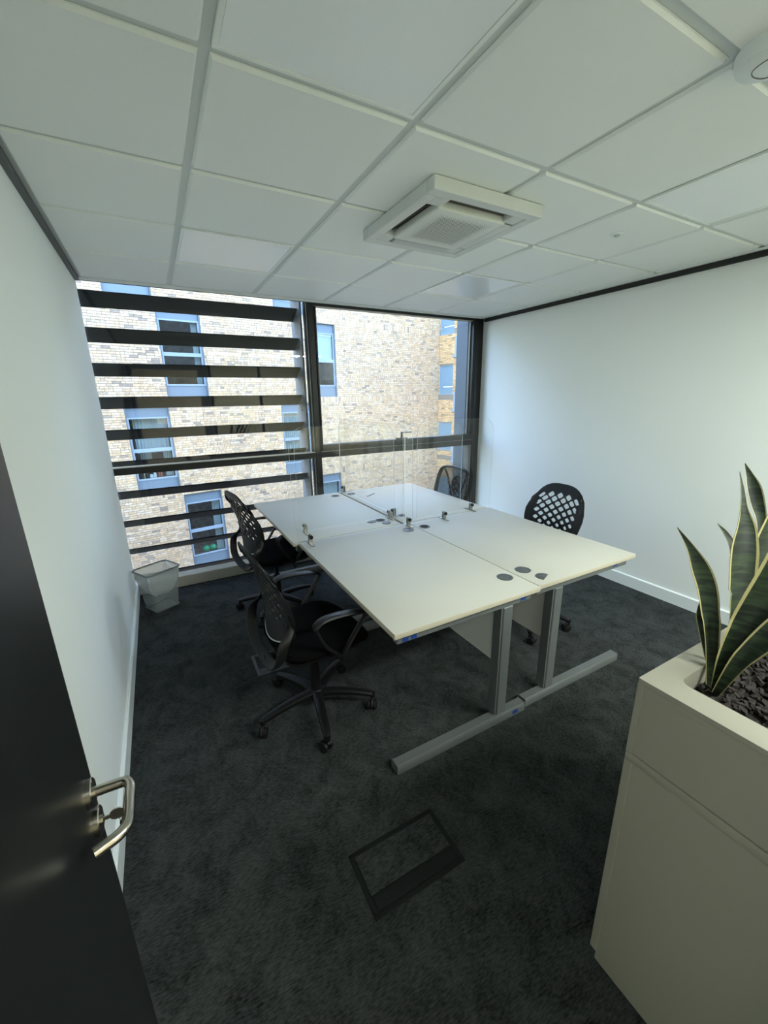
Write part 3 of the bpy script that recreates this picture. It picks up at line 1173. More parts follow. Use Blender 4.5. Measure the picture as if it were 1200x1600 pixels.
leg_shade_m = mat('painted leg side shade', (0.09, 0.095, 0.095), 0.5, metal=0.3)
desk('white desk nearest the door with two blue tape squares at its left end', 0.690, 1.502, 1.190, 2.395, +1,
     [(1.433, 1.356, True), (1.421, 2.252, True)],
     [(0.746, 0.774, 0.66, 0.685, 0), (0.786, 0.814, 0.66, 0.685, 0), (1.411, 1.444, 0.664, 0.689, 0), (1.410, 1.444, 0.014, 0.034, 0)], 1.335)
desk('near right white desk beside the planter, with one small blue tape square', 1.506, 2.300, 1.203, 2.398, -1,
     [(1.579, 1.374, True), (1.556, 2.253, False)], [(2.154, 2.190, 0.668, 0.692, 0)], 1.707)
desk('far left white desk beside the louvred window', 0.655, 1.458, 2.405, 3.590, +1,
     [(1.375, 3.46, False), (1.363, 2.554, False)], [], 1.30)
desk('far right white desk below the opening window', 1.478, 2.285, 2.405, 3.590, -1,
     [(1.535, 3.453, False), (1.560, 2.585, False)], [], 1.68)


def cap(label, x, y, rz, half=False, r=0.033):
    bm = B()
    add_lathe(bm, [(0, 0), (r, 0), (r, 0.003), (r * 0.9, 0.005), (0, 0.005)], n=28)
    if half:
        bmesh.ops.bisect_plane(bm, geom=bm.verts[:] + bm.edges[:] + bm.faces[:], plane_co=(0, -0.012, 0), plane_no=(0, -1, 0), clear_outer=True)
    o = obj('grommet_cap', bm, grom_m)
    o.location = (x, y, 0.7302)
    o.rotation_euler = (0, 0, rz)
    tag(o, label, 'cap', 'loose grommet caps')


cap('grey half moon grommet cap lying near the front edge of the near right desk', 1.603, 1.262, R(25), True, 0.038)
cap('grey grommet cap lying in front of the open hole on the far left desk', 1.370, 2.468, R(10), False, 0.032)
cap('grey half cap lying left of the open hole on the far left desk', 1.290, 2.556, R(200), True, 0.036)
bm = B(); add_box(bm, (-0.07, -0.008, 0), (0.07, 0.008, 0.003), 0.001, 1)
o = obj('cable_tidy', bm, grom_m); o.location = (1.675, 3.315, 0.7302); o.rotation_euler = (0, 0, R(33))
tag(o, 'thin grey strip lying on the far right desk near the window', 'strip')

# ------------------------------------------------------------------ acrylic screens and their clamps


def screen(label, axis, fixed, a0, a1, top, corners=(0, 0, 1, 1)):
    bm = B()
    poly = rrect(a0, 0.7435, a1, top, 0.10, 8, corners)
    t = 0.0025
    caps, sides = add_prism(bm, poly, 'y' if axis == 'x' else 'x', fixed - t, fixed + t)
    for f in sides:
        f.material_index = 1
    o = obj('acrylic_screen', bm, [acr_m, acre_m])
    tag(o, label, 'screen', 'clear acrylic desk screens')


screen('clear acrylic screen across the far left desk, set back from its front edge', 'x', 2.560, 0.750, 1.490, 1.432)
screen('clear acrylic screen along the seam between the two left desks', 'x', 2.345, 0.655, 1.515, 1.455)
screen('clear acrylic screen running to the window between the two far desks', 'y', 1.514, 2.445, 3.640, 1.435)
screen('clear acrylic screen at the seam of the right desks, reaching the right edge', 'x', 2.420, 1.600, 2.318, 1.447)
screen('short clear acrylic screen on the near right desk by the desk centre', 'x', 2.332, 1.430, 1.935, 1.440)


def clamp(label, x, y, axis, knob):
    """axis: direction the screen runs; the base plate lies across it"""
    rz = 0 if axis == 'x' else PI / 2
    t = thing('screen_clamp', label, 'clamp', (x, y, 0.7302), rz, 'metal screen clamps')
    bm = B()
    add_prism(bm, rrect(-0.011, -0.062, 0.011, 0.062, 0.010, 4), 'z', 0.0, 0.0045)
    obj('base_plate', bm, clampm, t)
    bm = B()
    for s_ in (-1, 1):
        th = 0.010 if s_ == knob else 0.005
        y0 = s_ * 0.0032
        y1 = s_ * (0.0032 + th)
        add_prism(bm, rrect(-0.011, 0.0045, 0.011, 0.062, 0.010, 5, (0, 0, 1, 1)), 'y', min(y0, y1), max(y0, y1))
    add_box(bm, (-0.011, -0.0032, 0.0045), (0.011, 0.0032, 0.0125))
    obj('post', bm, clampm, t)
    bm = B()
    add_cyl(bm, (0, knob * 0.0133, 0.047), (0, knob * 0.017, 0.047), 0.005, None, 12)
    add_cyl(bm, (0, knob * 0.017, 0.047), (0, knob * 0.027, 0.047), 0.0125, 0.0125, 20)
    obj('knob', bm, black_m, t)


clamp('metal clamp at the left end of the screen on the far left desk', 0.789, 2.560, 'x', 1)
clamp('metal clamp on the left front corner of the desk seam, nearest the chairs', 0.748, 2.345, 'x', -1)
clamp('metal clamp at the inner end of the screen on the far left desk', 1.452, 2.560, 'x', 1)
clamp('metal clamp in the middle where the four desks meet', 1.474, 2.3385, 'x', -1)
clamp('metal clamp at the near end of the screen running to the window', 1.514, 2.600, 'y', 1)
clamp('metal clamp on the short screen right of the desk centre', 1.785, 2.332, 'x', -1)
clamp('metal clamp nearest the right wall', 2.116, 2.420, 'x', -1)
clamp('metal clamp at the window end of the desks', 1.514, 3.570, 'y', 1)

# ------------------------------------------------------------------ chairs


def seat_bm(w=0.245, d=0.235, z=0.445, h=0.062):
    bm = B()
    nu, nv = 28, 8
    rings = []
    for j in range(nv + 1):
        ph = -PI / 2 + PI * j / nv
        rr = max(math.cos(ph), 0.0) ** 0.35
        zz = z + h / 2 + (h / 2) * math.copysign(abs(math.sin(ph)) ** 0.8, math.sin(ph))
        if j in (0, nv):
            rings.append([bm.verts.new((0, 0, zz))])
            continue
        ring = []
        for i in range(nu):
            a = 2 * PI * i / nu
            ca, sa = math.cos(a), math.sin(a)
            ex = math.copysign(abs(ca) ** 0.55, ca) * d * rr
            ey = math.copysign(abs(sa) ** 0.55, sa) * w * rr
            dz = -0.035 * max(ex / d - 0.55, 0) / 0.45 + 0.012 * (ey / w) ** 2
            ring.append(bm.verts.new((ex + 0.02, ey, zz + dz)))
        rings.append(ring)
    for a, b in zip(rings, rings[1:]):
        for i in range(nu):
            k = (i + 1) % nu
            if len(a) == 1:
                bm.faces.new((a[0], b[i], b[k]))
            elif len(b) == 1:
                bm.faces.new((a[i], a[k], b[0]))
            else:
                bm.faces.new((a[i], a[k], b[k], b[i]))
    return bm


def back_pt(u, v):
    """back shell surface, chair faces +X; u -1..1 across, v 0..1 up"""
    w = 0.165 + 0.075 * math.sin(min(v * 1.35, 1.0) * PI / 2) - 0.035 * max(v - 0.72, 0) / 0.28
    hh = 0.50 * (1 - 0.20 * abs(u) ** 3.2 * v)
    x = -0.215 + 0.030 * math.sin(v * PI * 0.9) - 0.085 * v ** 1.7 + 0.050 * u * u * (1 - 0.3 * v)
    z = 0.500 + hh * v
    return Vector((x, u * w, z))


def lattice_back(bm):
    """rim plus a lattice of diamond cells with holes that shrink towards the bottom"""
    U0, V0, V1 = 0.80, 0.20, 0.90
    nu, nv = 5, 6
    th = 0.008

    def P(u, v):
        # fan: columns spread towards the top
        return back_pt(max(-U0, min(U0, u)), max(V0, min(V1, v)))

    faces = []
    cache = {}

    def vert(p):
        k = (round(p.x, 5), round(p.y, 5), round(p.z, 5))
        if k not in cache:
            cache[k] = bm.verts.new(p)
        return cache[k]
    du, dv = U0 / nu, (V1 - V0) / nv / 2
    for j in range(0, 2 * nv + 1):
        for i in range(-nu, nu + 1):
            if (i + j) % 2 == 0:
                continue
            u, v = i * du, V0 + j * dv
            pts = [(u + du, v), (u, v + dv), (u - du, v), (u, v - dv)]
            inside = abs(i) < nu and 0 < j < 2 * nv
            f = 0.36 + 0.42 * ((v - V0) / (V1 - V0)) ** 0.8
            if v < V0 + 0.10:
                f = 0
            if inside and f > 0:
                o4 = [vert(P(a, b)) for a, b in pts]
                # rounded diamond hole: eight corners
                h8 = []
                for k in range(4):
                    a, b = pts[k], pts[(k + 1) % 4]
                    h8.append(vert(P(u + (a[0] - u) * f, v + (a[1] - v) * f)))
                    m_ = ((a[0] + b[0]) / 2, (a[1] + b[1]) / 2)
                    h8.append(vert(P(u + (m_[0] - u) * f * 1.18, v + (m_[1] - v) * f * 1.18)))
                for k in range(4):
                    faces.append((o4[k], h8[2 * k], h8[2 * k + 1]))
                    faces.append((o4[k], h8[2 * k + 1], o4[(k + 1) % 4]))
                    faces.append((h8[2 * k + 1], h8[(2 * k + 2) % 8], o4[(k + 1) % 4]))
            else:
                q = []
                for a, b in pts:
                    a = max(-U0, min(U0, a))
                    b = max(V0, min(V1, b))
                    vv = vert(P(a, b))
                    if vv not in q:
                        q.append(vv)
                if len(q) >= 3:
                    faces.append(tuple(q))
    # rim strips: sides, bottom, top
    n = 24

    def strip(f0, f1, n_):
        prev = None
        for k in range(n_ + 1):
            a, b = vert(f0(k / n_)), vert(f1(k / n_))
            if prev:
                faces.append((prev[0], a, b, prev[1]))
            prev = (a, b)
    m2 = 2 * nv
    strip(lambda t: back_pt(-U0, V0 + (V1 - V0) * t), lambda t: back_pt(-1, V0 + (V1 - V0) * t), nv)
    strip(lambda t: back_pt(U0, V0 + (V1 - V0) * t), lambda t: back_pt(1, V0 + (V1 - V0) * t), nv)
    strip(lambda t: back_pt(-U0 + 2 * U0 * t, V1), lambda t: back_pt(-U0 + 2 * U0 * t, 1.0), 10)
    strip(lambda t: back_pt(-1 + (1 - U0) * t, V1), lambda t: back_pt(-0.955 + (.955 - U0) * t, 0.985 + 0.015 * t), 2)
    strip(lambda t: back_pt(U0 + (1 - U0) * t, V1), lambda t: back_pt(U0 + (.955 - U0) * t, 1.0 - 0.015 * t), 2)
    strip(lambda t: back_pt(-U0 + 2 * U0 * t, V0), lambda t: back_pt((-U0 + 2 * U0 * t) * 0.80, 0.10 - 0.05 * (1 - (2 * t - 1) ** 2)), 10)
    strip(lambda t: back_pt(-1 + (1 - U0) * t, V0), lambda t: back_pt(-0.9 + (.9 - U0 * .8) * t, 0.13 - 0.03 * t), 2)
    strip(lambda t: back_pt(U0 + (1 - U0) * t, V0), lambda t: back_pt(U0 * .8 + (.9 - U0 * .8) * t, 0.10 + 0.03 * t), 2)
    for f in faces:
        try:
            bm.faces.new(f)
        except ValueError:
            pass
    bmesh.ops.recalc_face_normals(bm, faces=bm.faces)
    bmesh.ops.solidify(bm, geom=bm.faces[:], thickness=th)


def chair(label, x, y, rz, base_deg, kind='lattice', arms=True, lean=0.0):
    t = thing('office_chair', label, 'chair', (x, y, 0), R(rz), 'black office chairs around the desks')
    # five star base
    bm = B()
    add_lathe(bm, [(0, 0.070), (0.034, 0.070), (0.040, 0.085), (0.040, 0.118), (0.030, 0.128), (0, 0.128)], n=20)
    obj('hub', bm, black_m, t)
    for k in range(5):
        a = R(base_deg - rz + 72 * k)
        c, s_ = math.cos(a), math.sin(a)
        M4 = Matrix.Rotation(a, 4, 'Z')
        bm = B()
        path = [(0.025, 0, 0.105), (0.10, 0, 0.108), (0.20, 0, 0.100), (0.275, 0, 0.086), (0.302, 0, 0.078)]
        path = smooth_path(path, 4)
        n_ = len(path)
        add_tube(bm, path, [0.030 - 0.014 * i / (n_ - 1) for i in range(n_)], [0.021 - 0.009 * i / (n_ - 1) for i in range(n_)], n=12, power=0.75)
        add_cyl(bm, (0.300, 0, 0.062), (0.300, 0, 0.090), 0.013, 0.015, 14)
        bmesh.ops.transform(bm, matrix=M4, verts=bm.verts)
        obj('base_leg', bm, black_m, t)
        ca = a + R(35 + 50 * k)
        M5 = Matrix.Translation((0.300 * c, 0.300 * s_, 0)) @ Matrix.Rotation(ca, 4, 'Z')
        bm = B()
        for e in (-1, 1):
            yy = e * 0.016
            add_lathe(bm, [(0, -0.009), (0.020, -0.009), (0.026, -0.006), (0.0265, 0.006), (0.020, 0.009), (0, 0.009)], n=20,
                      mtx=Matrix.Translation((-0.014, yy, 0.0268)) @ Matrix.Rotation(R(90), 4, 'X'))
        add_tube(bm, smooth_path([(-0.040, 0, 0.030), (-0.030, 0, 0.050), (-0.006, 0, 0.058), (0.010, 0, 0.048)], 4), 0.008, 0.006, n=8)
        add_cyl(bm, (0, 0, 0.040), (0, 0, 0.064), 0.007, None, 10)
        bmesh.ops.transform(bm, matrix=M5, verts=bm.verts)
        obj('castor', bm, blackm_m, t)
    bm = B()
    add_cyl(bm, (0, 0, 0.120), (0, 0, 0.290), 0.026, 0.024, 20)
    add_cyl(bm, (0, 0, 0.290), (0, 0, 0.400), 0.014, 0.014, 16)
    obj('gas_column', bm, black_m, t)
    bm = B()
    add_box(bm, (-0.10, -0.075, 0.395), (0.10, 0.075, 0.436), 0.012, 2)
    add_box(bm, (-0.20, -0.03, 0.405), (-0.09, 0.03, 0.430), 0.006, 2)
    add_tube(bm, [(0.05, -0.07, 0.415), (0.05, -0.20, 0.412), (0.05, -0.225, 0.405)], 0.006, n=8)
    obj('tilt_mechanism', bm, blackm_m, t)
    obj('seat', seat_bm(), seat_m, t)
    bm = B()
    add_prism(bm, rrect(-0.19, -0.20, 0.21, 0.20, 0.07, 6), 'z', 0.434, 0.452)
    obj('seat_pan', bm, black_m, t)
    if kind == 'lattice':
        bm = B(); lattice_back(bm); obj('backrest', bm, black_m, t, angle=40)
        bm = B()
        tr_ = [back_pt((-0.8 + 1.6 * i / 14) * 0.80, 0.10 - 0.05 * (1 - (2 * i / 14 - 1) ** 2)) + Vector((-0.006, 0, -0.004)) for i in range(15)]
        add_tube(bm, tr_, 0.004, n=6)  # pale tube paints the glint on the shell's lower edge
        obj('lower_edge_glint', bm, glint_m, t, label='painted glint along the bottom of the back shell')
        # band that wraps down behind the seat from both sides of the shell
        bm = B()
        lp = smooth_path([back_pt(-0.90, 0.46) + Vector((-0.010, 0, 0)), back_pt(-0.95, 0.32) + Vector((-0.010, 0, 0)), (-0.222, -0.222, 0.590), (-0.240, -0.210, 0.515), (-0.250, -0.160, 0.462), (-0.248, -0.08, 0.428),
                          (-0.246, 0, 0.420), (-0.248, 0.08, 0.428), (-0.250, 0.160, 0.462), (-0.240, 0.210, 0.515), (-0.222, 0.222, 0.590), back_pt(0.95, 0.32) + Vector((-0.010, 0, 0)), back_pt(0.90, 0.46) + Vector((-0.010, 0, 0))], 6)
        m_ = len(lp) - 1
        tp = [min(1.0, 0.12 + 5.0 * min(i, m_ - i) / m_) for i in range(m_ + 1)]
        add_tube(bm, lp, [0.010 * q for q in tp], [0.025 * q for q in tp], n=12, up=(1, 0.0, 0.45), power=0.8)
        obj('back_loop', bm, blackm_m, t)
        bm = B()
        add_tube(bm, smooth_path([(-0.262, 0, 0.422), (-0.21, 0, 0.410), (-0.12, 0, 0.416)], 5), 0.035, 0.012, n=12)
        obj('back_bracket', bm, blackm_m, t)
    else:
        lp = smooth_path([(-0.235, -0.205, 0.545), (-0.262, -0.228, 0.70), (-0.300, -0.215, 0.87), (-0.318, -0.165, 0.945), (-0.328, 0, 0.965),
                          (-0.318, 0.165, 0.945), (-0.300, 0.215, 0.87), (-0.262, 0.228, 0.70), (-0.235, 0.205, 0.545), (-0.222, 0, 0.525)], 6, True)
        bm = B(); add_tube(bm, lp, 0.012, 0.024, n=12, closed=True, up=(1, 0, 0.2)); obj('back_frame', bm, black_m, t)
        bm = B()
        rowsv = []
        for j in range(13):
            v = j / 12
            z = 0.545 + (0.945 - 0.545) * v
            hw = 0.20 + 0.025 * math.sin(v * PI) - 0.030 * v ** 4
            xm = -0.228 - 0.088 * v ** 1.3
            rowsv.append([bm.verts.new((xm - 0.014 * (1 - u * u), u * hw, z + 0.012 * v * (1 - u * u))) for u in [-1 + i / 6 for i in range(13)]])
        for a, b in zip(rowsv, rowsv[1:]):
            for i in range(12):
                bm.faces.new((a[i], a[i + 1], b[i + 1], b[i]))
        obj('back_mesh', bm, mesh_m, t)
        bm = B()
        add_lathe(bm, [(0, -0.006), (0.075, -0.006), (0.082, 0), (0.075, 0.006), (0, 0.006)], n=28,
                  mtx=Matrix.Translation((-0.335, 0, 0.80)) @ Matrix.Rotation(R(78), 4, 'Y') @ Matrix.Diagonal((1.05, 0.85, 1, 1)))
        obj('lumbar_disc', bm, blackm_m, t)
        bm = B()
        for e in (-1, 1):
            add_tube(bm, smooth_path([(-0.300, e * 0.02, 0.60), (-0.325, e * 0.07, 0.72), (-0.335, e * 0.13, 0.86), (-0.325, e * 0.165, 0.935)], 6), 0.011, 0.008, n=10)
        add_tube(bm, smooth_path([(-0.300, 0, 0.62), (-0.290, 0, 0.50), (-0.25, 0, 0.425), (-0.14, 0, 0.416)], 6), 0.022, 0.013, n=12)
        add_tube(bm, [(-0.318, 0, 0.70), (-0.335, 0, 0.80)], 0.012, 0.009, n=10)
        obj('back_spine', bm, black_m, t)
    if arms:
        for e in (-1, 1):
            bm = B()
            yb = 0.255
            pth = smooth_path([(0.03, e * 0.215, 0.442), (0.022, e * 0.252, 0.470), (-0.045, e * (yb + .01), 0.545), (-0.090, e * (yb + .015), 0.640), (-0.082, e * (yb + .015), 0.668),
                               (-0.040, e * (yb + .015), 0.684), (0.060, e * (yb + .012), 0.678), (0.150, e * (yb + .008), 0.660), (0.172, e * (yb + .006), 0.648), (0.158, e * (yb + .004), 0.620),
                               (0.100, e * yb, 0.540), (0.048, e * 0.252, 0.470), (0.03, e * 0.216, 0.446)], 5)
            n_ = len(pth)
            wid = []
            for i, p in enumerate(pth):
                top = max(0.0, min(1.0, (p.z - 0.61) / 0.05))
                wid.append(0.014 + 0.012 * top)
            add_tube(bm, pth, wid, 0.0095, n=10, up=(0, 1, 0), power=0.8) if False else None
            # sweep in the XZ plane: wide direction is Y
            rings = []
            for i in range(n_):
                tn = (pth[min(i + 1, n_ - 1)] - pth[max(i - 1, 0)]).normalized()
                sd = Vector((0, 1, 0)) - tn * tn.y
                sd.normalize()
                nn = tn.cross(sd)
                rings.append([bm.verts.new(pth[i] + sd * wid[i] * math.cos(2 * PI * k / 10) + nn * 0.0095 * math.sin(2 * PI * k / 10)) for k in range(10)])
            for a, b in zip(rings, rings[1:]):
                for k in range(10):
                    bm.faces.new((a[k], a[(k + 1) % 10], b[(k + 1) % 10], b[k]))
            bm.faces.new(rings[0][::-1]); bm.faces.new(rings[-1])
            obj('armrest', bm, arm_m, t)
    return t


arm_m = mat('armrest plastic', (0.008, 0.008, 0.0085), 0.45, spec=0.35)
mesh_m = veil_mat('black back mesh', (0.012, 0.012, 0.013), 0.72, 0.8)
chair('black office chair nearest the door, lattice back, half under the near left desk', 0.545, 1.785, 5, -100, arms=True)
chair('black office chair between the louvred window and the first chair', 0.665, 2.990, 11, 14.7, arms=True)
chair('black lattice back chair on the right side by the white wall', 2.195, 1.860, 180, -58.6, arms=True)
chair('black mesh back chair in the far right corner by the window', 2.110, 3.010, 181, 0, kind='mesh', arms=True)

# ------------------------------------------------------------------ waste bin in the far left corner
bn = thing('waste_bin', 'clear smoky plastic waste bin with a liner in the far left corner', 'bin', (-0.165, 3.495, 0), R(-26))


def ring_pts(hx, hy, r, z, n=5):
    return [Vector((p[0], p[1], z)) for p in rrect(-hx, -hy, hx, hy, r, n)]


def loft(bm, rings_, cap0=False, cap1=False):
    rs = [[bm.verts.new(p) for p in rg] for rg in rings_]
    n = len(rs[0])
    for a, b in zip(rs, rs[1:]):
        for k in range(n):
            bm.faces.new((a[k], a[(k + 1) % n], b[(k + 1) % n], b[k]))
    if cap0:
        bm.faces.new(rs[0][::-1])
    if cap1:
        bm.faces.new(rs[-1])


bn.rotation_euler = (0, 0, R(29))
bm = B(); loft(bm, [ring_pts(0.092, 0.088, 0.016, 0.001), ring_pts(0.100, 0.096, 0.018, 0.10), ring_pts(0.135, 0.112, 0.032, 0.330)], cap0=True); obj('body', bm, bin_m, bn)
bm = B(); add_tube(bm, ring_pts(0.137, 0.114, 0.034, 0.332), 0.007, 0.007, n=8, closed=True); obj('rim', bm, binr_m, bn)
bm = B(); add_tube(bm, ring_pts(0.092, 0.088, 0.016, 0.006), 0.003, 0.005, n=8, closed=True); obj('base_rim', bm, binr_m, bn)
bm = B()
rr_ = []
for j, (hx, hy, z) in enumerate(((0.130, 0.108, 0.334), (0.126, 0.105, 0.28), (0.112, 0.095, 0.22), (0.088, 0.075, 0.16), (0.055, 0.050, 0.125))):
    rg = ring_pts(hx, hy, 0.022, z)
    rg = [p + Vector((0.006 * math.sin(9 * k + j), 0.006 * math.cos(7 * k + 2 * j), (0.012 * math.sin(5 * k) if j > 1 else 0))) * (0.0 if j == 0 else 1.0) for k, p in enumerate(rg)]
    rr_.append(rg)
loft(bm, rr_[::-1], cap0=True)
obj('bin_liner', bm, bag_m, bn, label='thin translucent bin liner')

# ------------------------------------------------------------------ floor boxes


def floor_box(label, x0, x1, y0, y1, m_):
    t = thing('floor_box', label, 'floor box', ((x0 + x1) / 2, (y0 + y1) / 2, 0), 0, 'floor boxes')
    w, d = (x1 - x0) / 2, (y1 - y0) / 2
    bm = B()
    f = 0.017
    for lo, hi in (((-w, -d), (w, -d + f)), ((-w, d - f), (w, d)), ((-w, -d + f), (-w + f, d - f)), ((w - f, -d + f), (w, d - f))):
        add_box(bm, (lo[0], lo[1], 0.0), (hi[0], hi[1], 0.0045), 0.0012, 1)
    obj('frame', bm, m_, t)
    bm = B(); add_box(bm, (-w + f + .002, -d + f + 0.052, 0.0), (w - f - .002, d - f - .002, 0.0035)); obj('carpet_lid', bm, carpet_m, t)
    bm = B()
    add_box(bm, (-w + f + .002, -d + f + .002, 0.0), (w - f - .002, -d + f + 0.050, 0.0042), 0.001, 1)
    add_box(bm, (-0.022, -d + f + 0.030, 0.0042), (0.022, -d + f + 0.036, 0.0055), 0.001, 1)
    obj('cable_flap', bm, m_, t)


floor_box('dark floor box lid set in the carpet in the foreground', 0.386, 0.752, 0.800, 1.022, boxm_m)
floor_box('grey rimmed floor box behind the nearest chair', 0.322, 0.690, 2.200, 2.428, boxg_m)

# ------------------------------------------------------------------ door with lever handle
DX, DY = -0.208, 0.8145
d1 = link('door_1', None); d1['kind'] = 'structure'
d1.location = (DX - 0.022, DY, 0)
bm = B(); add_box(bm, (-0.022, -0.845, 0.006), (0.022, 0.0, 2.09), 0.0015, 1); obj('door_leaf', bm, door_m, d1)
HX, HY, HZ = 0.022, -0.0455, 0.924
rotY = Matrix.Rotation(R(90), 4, 'Y')
bm = B(); add_lathe(bm, [(0, 0), (0.026, 0), (0.026, 0.008), (0.024, 0.0098), (0, 0.0098)], n=40, mtx=Matrix.Translation((HX, HY, HZ)) @ rotY); obj('rose', bm, chrome_m, d1)
bm = B()
add_lathe(bm, [(0, 0), (0.026, 0), (0.026, 0.008), (0.024, 0.0098), (0, 0.0098)], n=40, mtx=Matrix.Translation((HX, HY, HZ - 0.067)) @ rotY)
add_cyl(bm, (HX + 0.0098, HY, HZ - 0.067), (HX + 0.0135, HY, HZ - 0.067), 0.0085, 0.0085, 20)
obj('lock_rose', bm, chrome_m, d1)
bm = B()
hp = smooth_path([(HX + 0.010, HY, HZ), (HX + 0.040, HY - 0.001, HZ), (HX + 0.060, HY - 0.004, HZ), (HX + 0.068, HY - 0.020, HZ), (HX + 0.068, HY - 0.045, HZ), (HX + 0.068, HY - 0.075, HZ),
                  (HX + 0.066, HY - 0.100, HZ), (HX + 0.054, HY - 0.114, HZ), (HX + 0.036, HY - 0.122, HZ), (HX + 0.022, HY - 0.128, HZ)], 6)
add_tube(bm, hp, 0.0095, n=20)
obj('lever_handle', bm, chrome_m, d1)
ky = thing('key', 'silver key left in the lock of the dark door, under its lever handle', 'key', (DX + 0.0135, DY + HY, HZ - 0.067))
bm = B()
add_box(bm, (0.0, -0.0012, -0.004), (0.012, 0.0012, 0.004))
add_prism(bm, [(0.010 + 0.012 + 0.0125 * math.cos(a) * 1.1, 0.0125 * math.sin(a)) for a in [2 * PI * i / 10 for i in range(10)]], 'y', -0.0013, 0.0013)
obj('bow', bm, brass_m, ky)
bm = B(); add_tube(bm, [(0.030 + 0.008 * math.cos(a), 0, -0.012 + 0.008 * math.sin(a)) for a in [2 * PI * i / 16 for i in range(16)]], 0.0009, n=6, closed=True, up=(0, 1, 0)); obj('split_ring', bm, brass_m, ky)
bm = B(); add_prism(bm, rrect(0.022, -0.046, 0.038, -0.018, 0.004, 3), 'y', -0.003, 0.003); obj('fob', bm, black_m, ky, label='small black key fob')

# ------------------------------------------------------------------ cabinet, planter box and plants
cb = thing('storage_cabinet', 'cream grey storage cabinet at the right edge under the planter', 'cabinet', (1.40, 0.19, 0))
CX0, CX1, CY0, CY1 = 0.900 - 1.40, 1.90 - 1.40, -0.035 - 0.19, 0.420 - 0.19
bm = B(); add_box(bm, (CX0 + 0.012, CY0 + 0.012, 0.0), (CX1 - 0.012, CY1 - 0.012, 0.050), 0.002, 1); obj('plinth', bm, cab_m, cb)
bm = B()
add_box(bm, (CX0 + 0.003, CY0 + 0.003, 0.0505), (CX1 - 0.003, CY1 - 0.003, 0.742), 0.002, 1)
obj('body', bm, cab_m, cb)
bm = B()
add_box(bm, (CX0, CY1 - 0.020, 0.0505), (CX0 + 0.02, CY1, 0.7435), 0.002, 1)
obj('side_stile', bm, cab_m, cb)
bm = B(); add_box(bm, (CX0, CY0, 0.7445), (CX1, CY1, 0.768), 0.003, 2); obj('top_board', bm, cab_m, cb)
pb = thing('planter_box', 'cream grey planter box full of bark on top of the cabinet', 'planter', (1.40, 0.19, 0.768))
Z0_, Z1_ = 0.002, 0.210
bm = B()
add_box(bm, (CX0 + 0.003, CY0 + 0.003, Z0_), (CX0 + 0.02, CY1 - 0.003, Z1_ - 0.001))
add_box(bm, (CX1 - 0.02, CY0 + 0.003, Z0_), (CX1 - 0.003, CY1 - 0.003, Z1_ - 0.001))
add_box(bm, (CX0 + 0.02, CY0 + 0.003, Z0_), (CX1 - 0.02, CY0 + 0.02, Z1_ - 0.001))
add_box(bm, (CX0 + 0.02, CY1 - 0.02, Z0_), (CX1 - 0.02, CY1 - 0.003, Z1_ - 0.001))
obj('body', bm, cab_m, pb)
# outer lip frame lines on the end face
bm = B()
add_box(bm, (CX0 + 0.0005, CY1 - 0.016, 0.0), (CX0 + 0.012, CY1, Z1_ - 0.0125), 0.001, 1)
add_box(bm, (CX0 + 0.0005, CY0, Z1_ - 0.024), (CX0 + 0.012, CY1 - 0.0162, Z1_ - 0.0125), 0.001, 1)
obj('end_trim', bm, cab_m, pb)
# rim with rounded opening
outer = rrect(CX0, CY0, CX1, CY1, 0.004, 4)
inner_ = rrect(CX0 + 0.066, CY0 + 0.055, CX1 - 0.066, CY1 - 0.054, 0.022, 4)
bm = B()
N_ = len(outer)
for (zA, zB) in ((Z1_ - 0.001, Z1_),):
    oa = [bm.verts.new((p[0], p[1], Z1_)) for p in outer]
    ia = [bm.verts.new((p[0], p[1], Z1_)) for p in inner_]
    ob_ = [bm.verts.new((p[0], p[1], Z1_ - 0.012)) for p in outer]
    ib_ = [bm.verts.new((p[0], p[1], Z1_ - 0.075)) for p in inner_]
    for i in range(N_):
        k = (i + 1) % N_
        bm.faces.new((oa[i], oa[k], ia[k], ia[i]))
        bm.faces.new((oa[i], ob_[i], ob_[k], oa[k]))
        bm.faces.new((ia[i], ia[k], ib_[k], ib_[i]))
obj('rim', bm, cab_m, pb)
bm = B()
iz = [bm.verts.new((p[0] * 1.0, p[1], Z1_ - 0.055)) for p in inner_]
bm.faces.new(iz)
sub = bmesh.ops.triangulate(bm, faces=bm.faces[:])
obj('soil', bm, soil_m, pb, kind='stuff')
V, F = [], []
rb_ = random.Random(11)
bm = B()
for i in range(1500):
    x = rb_.uniform(CX0 + 0.075, CX1 - 0.075)
    y = rb_.uniform(CY0 + 0.063, CY1 - 0.062)
    l_, w_, h_ = rb_.uniform(0.008, 0.019), rb_.uniform(0.004, 0.009), rb_.uniform(0.0015, 0.004)
    M4 = Matrix.Translation((x, y, Z1_ - 0.050 + rb_.uniform(-0.002, 0.010))) @ Matrix.Rotation(rb_.uniform(0, 6.28), 4, 'Z') @ Matrix.Rotation(rb_.uniform(-.5, .5), 4, 'X') @ Matrix.Rotation(rb_.uniform(-.5, .5), 4, 'Y')
    poly = [(l_ * math.cos(a) * rb_.uniform(.75, 1.05), w_ * math.sin(a) * rb_.uniform(.7, 1.1)) for a in [2 * PI * k / 6 for k in range(6)]]
    a_ = [bm.verts.new(M4 @ Vector((p[0], p[1], -h_))) for p in poly]
    b_ = [bm.verts.new(M4 @ Vector((p[0] * .85, p[1] * .85, h_))) for p in poly]
    bm.faces.new(b_)
    for k in range(6):
        bm.faces.new((a_[k], a_[(k + 1) % 6], b_[(k + 1) % 6], b_[k]))
obj('bark_chips', bm, bark_m, pb, smooth=False, kind='stuff')

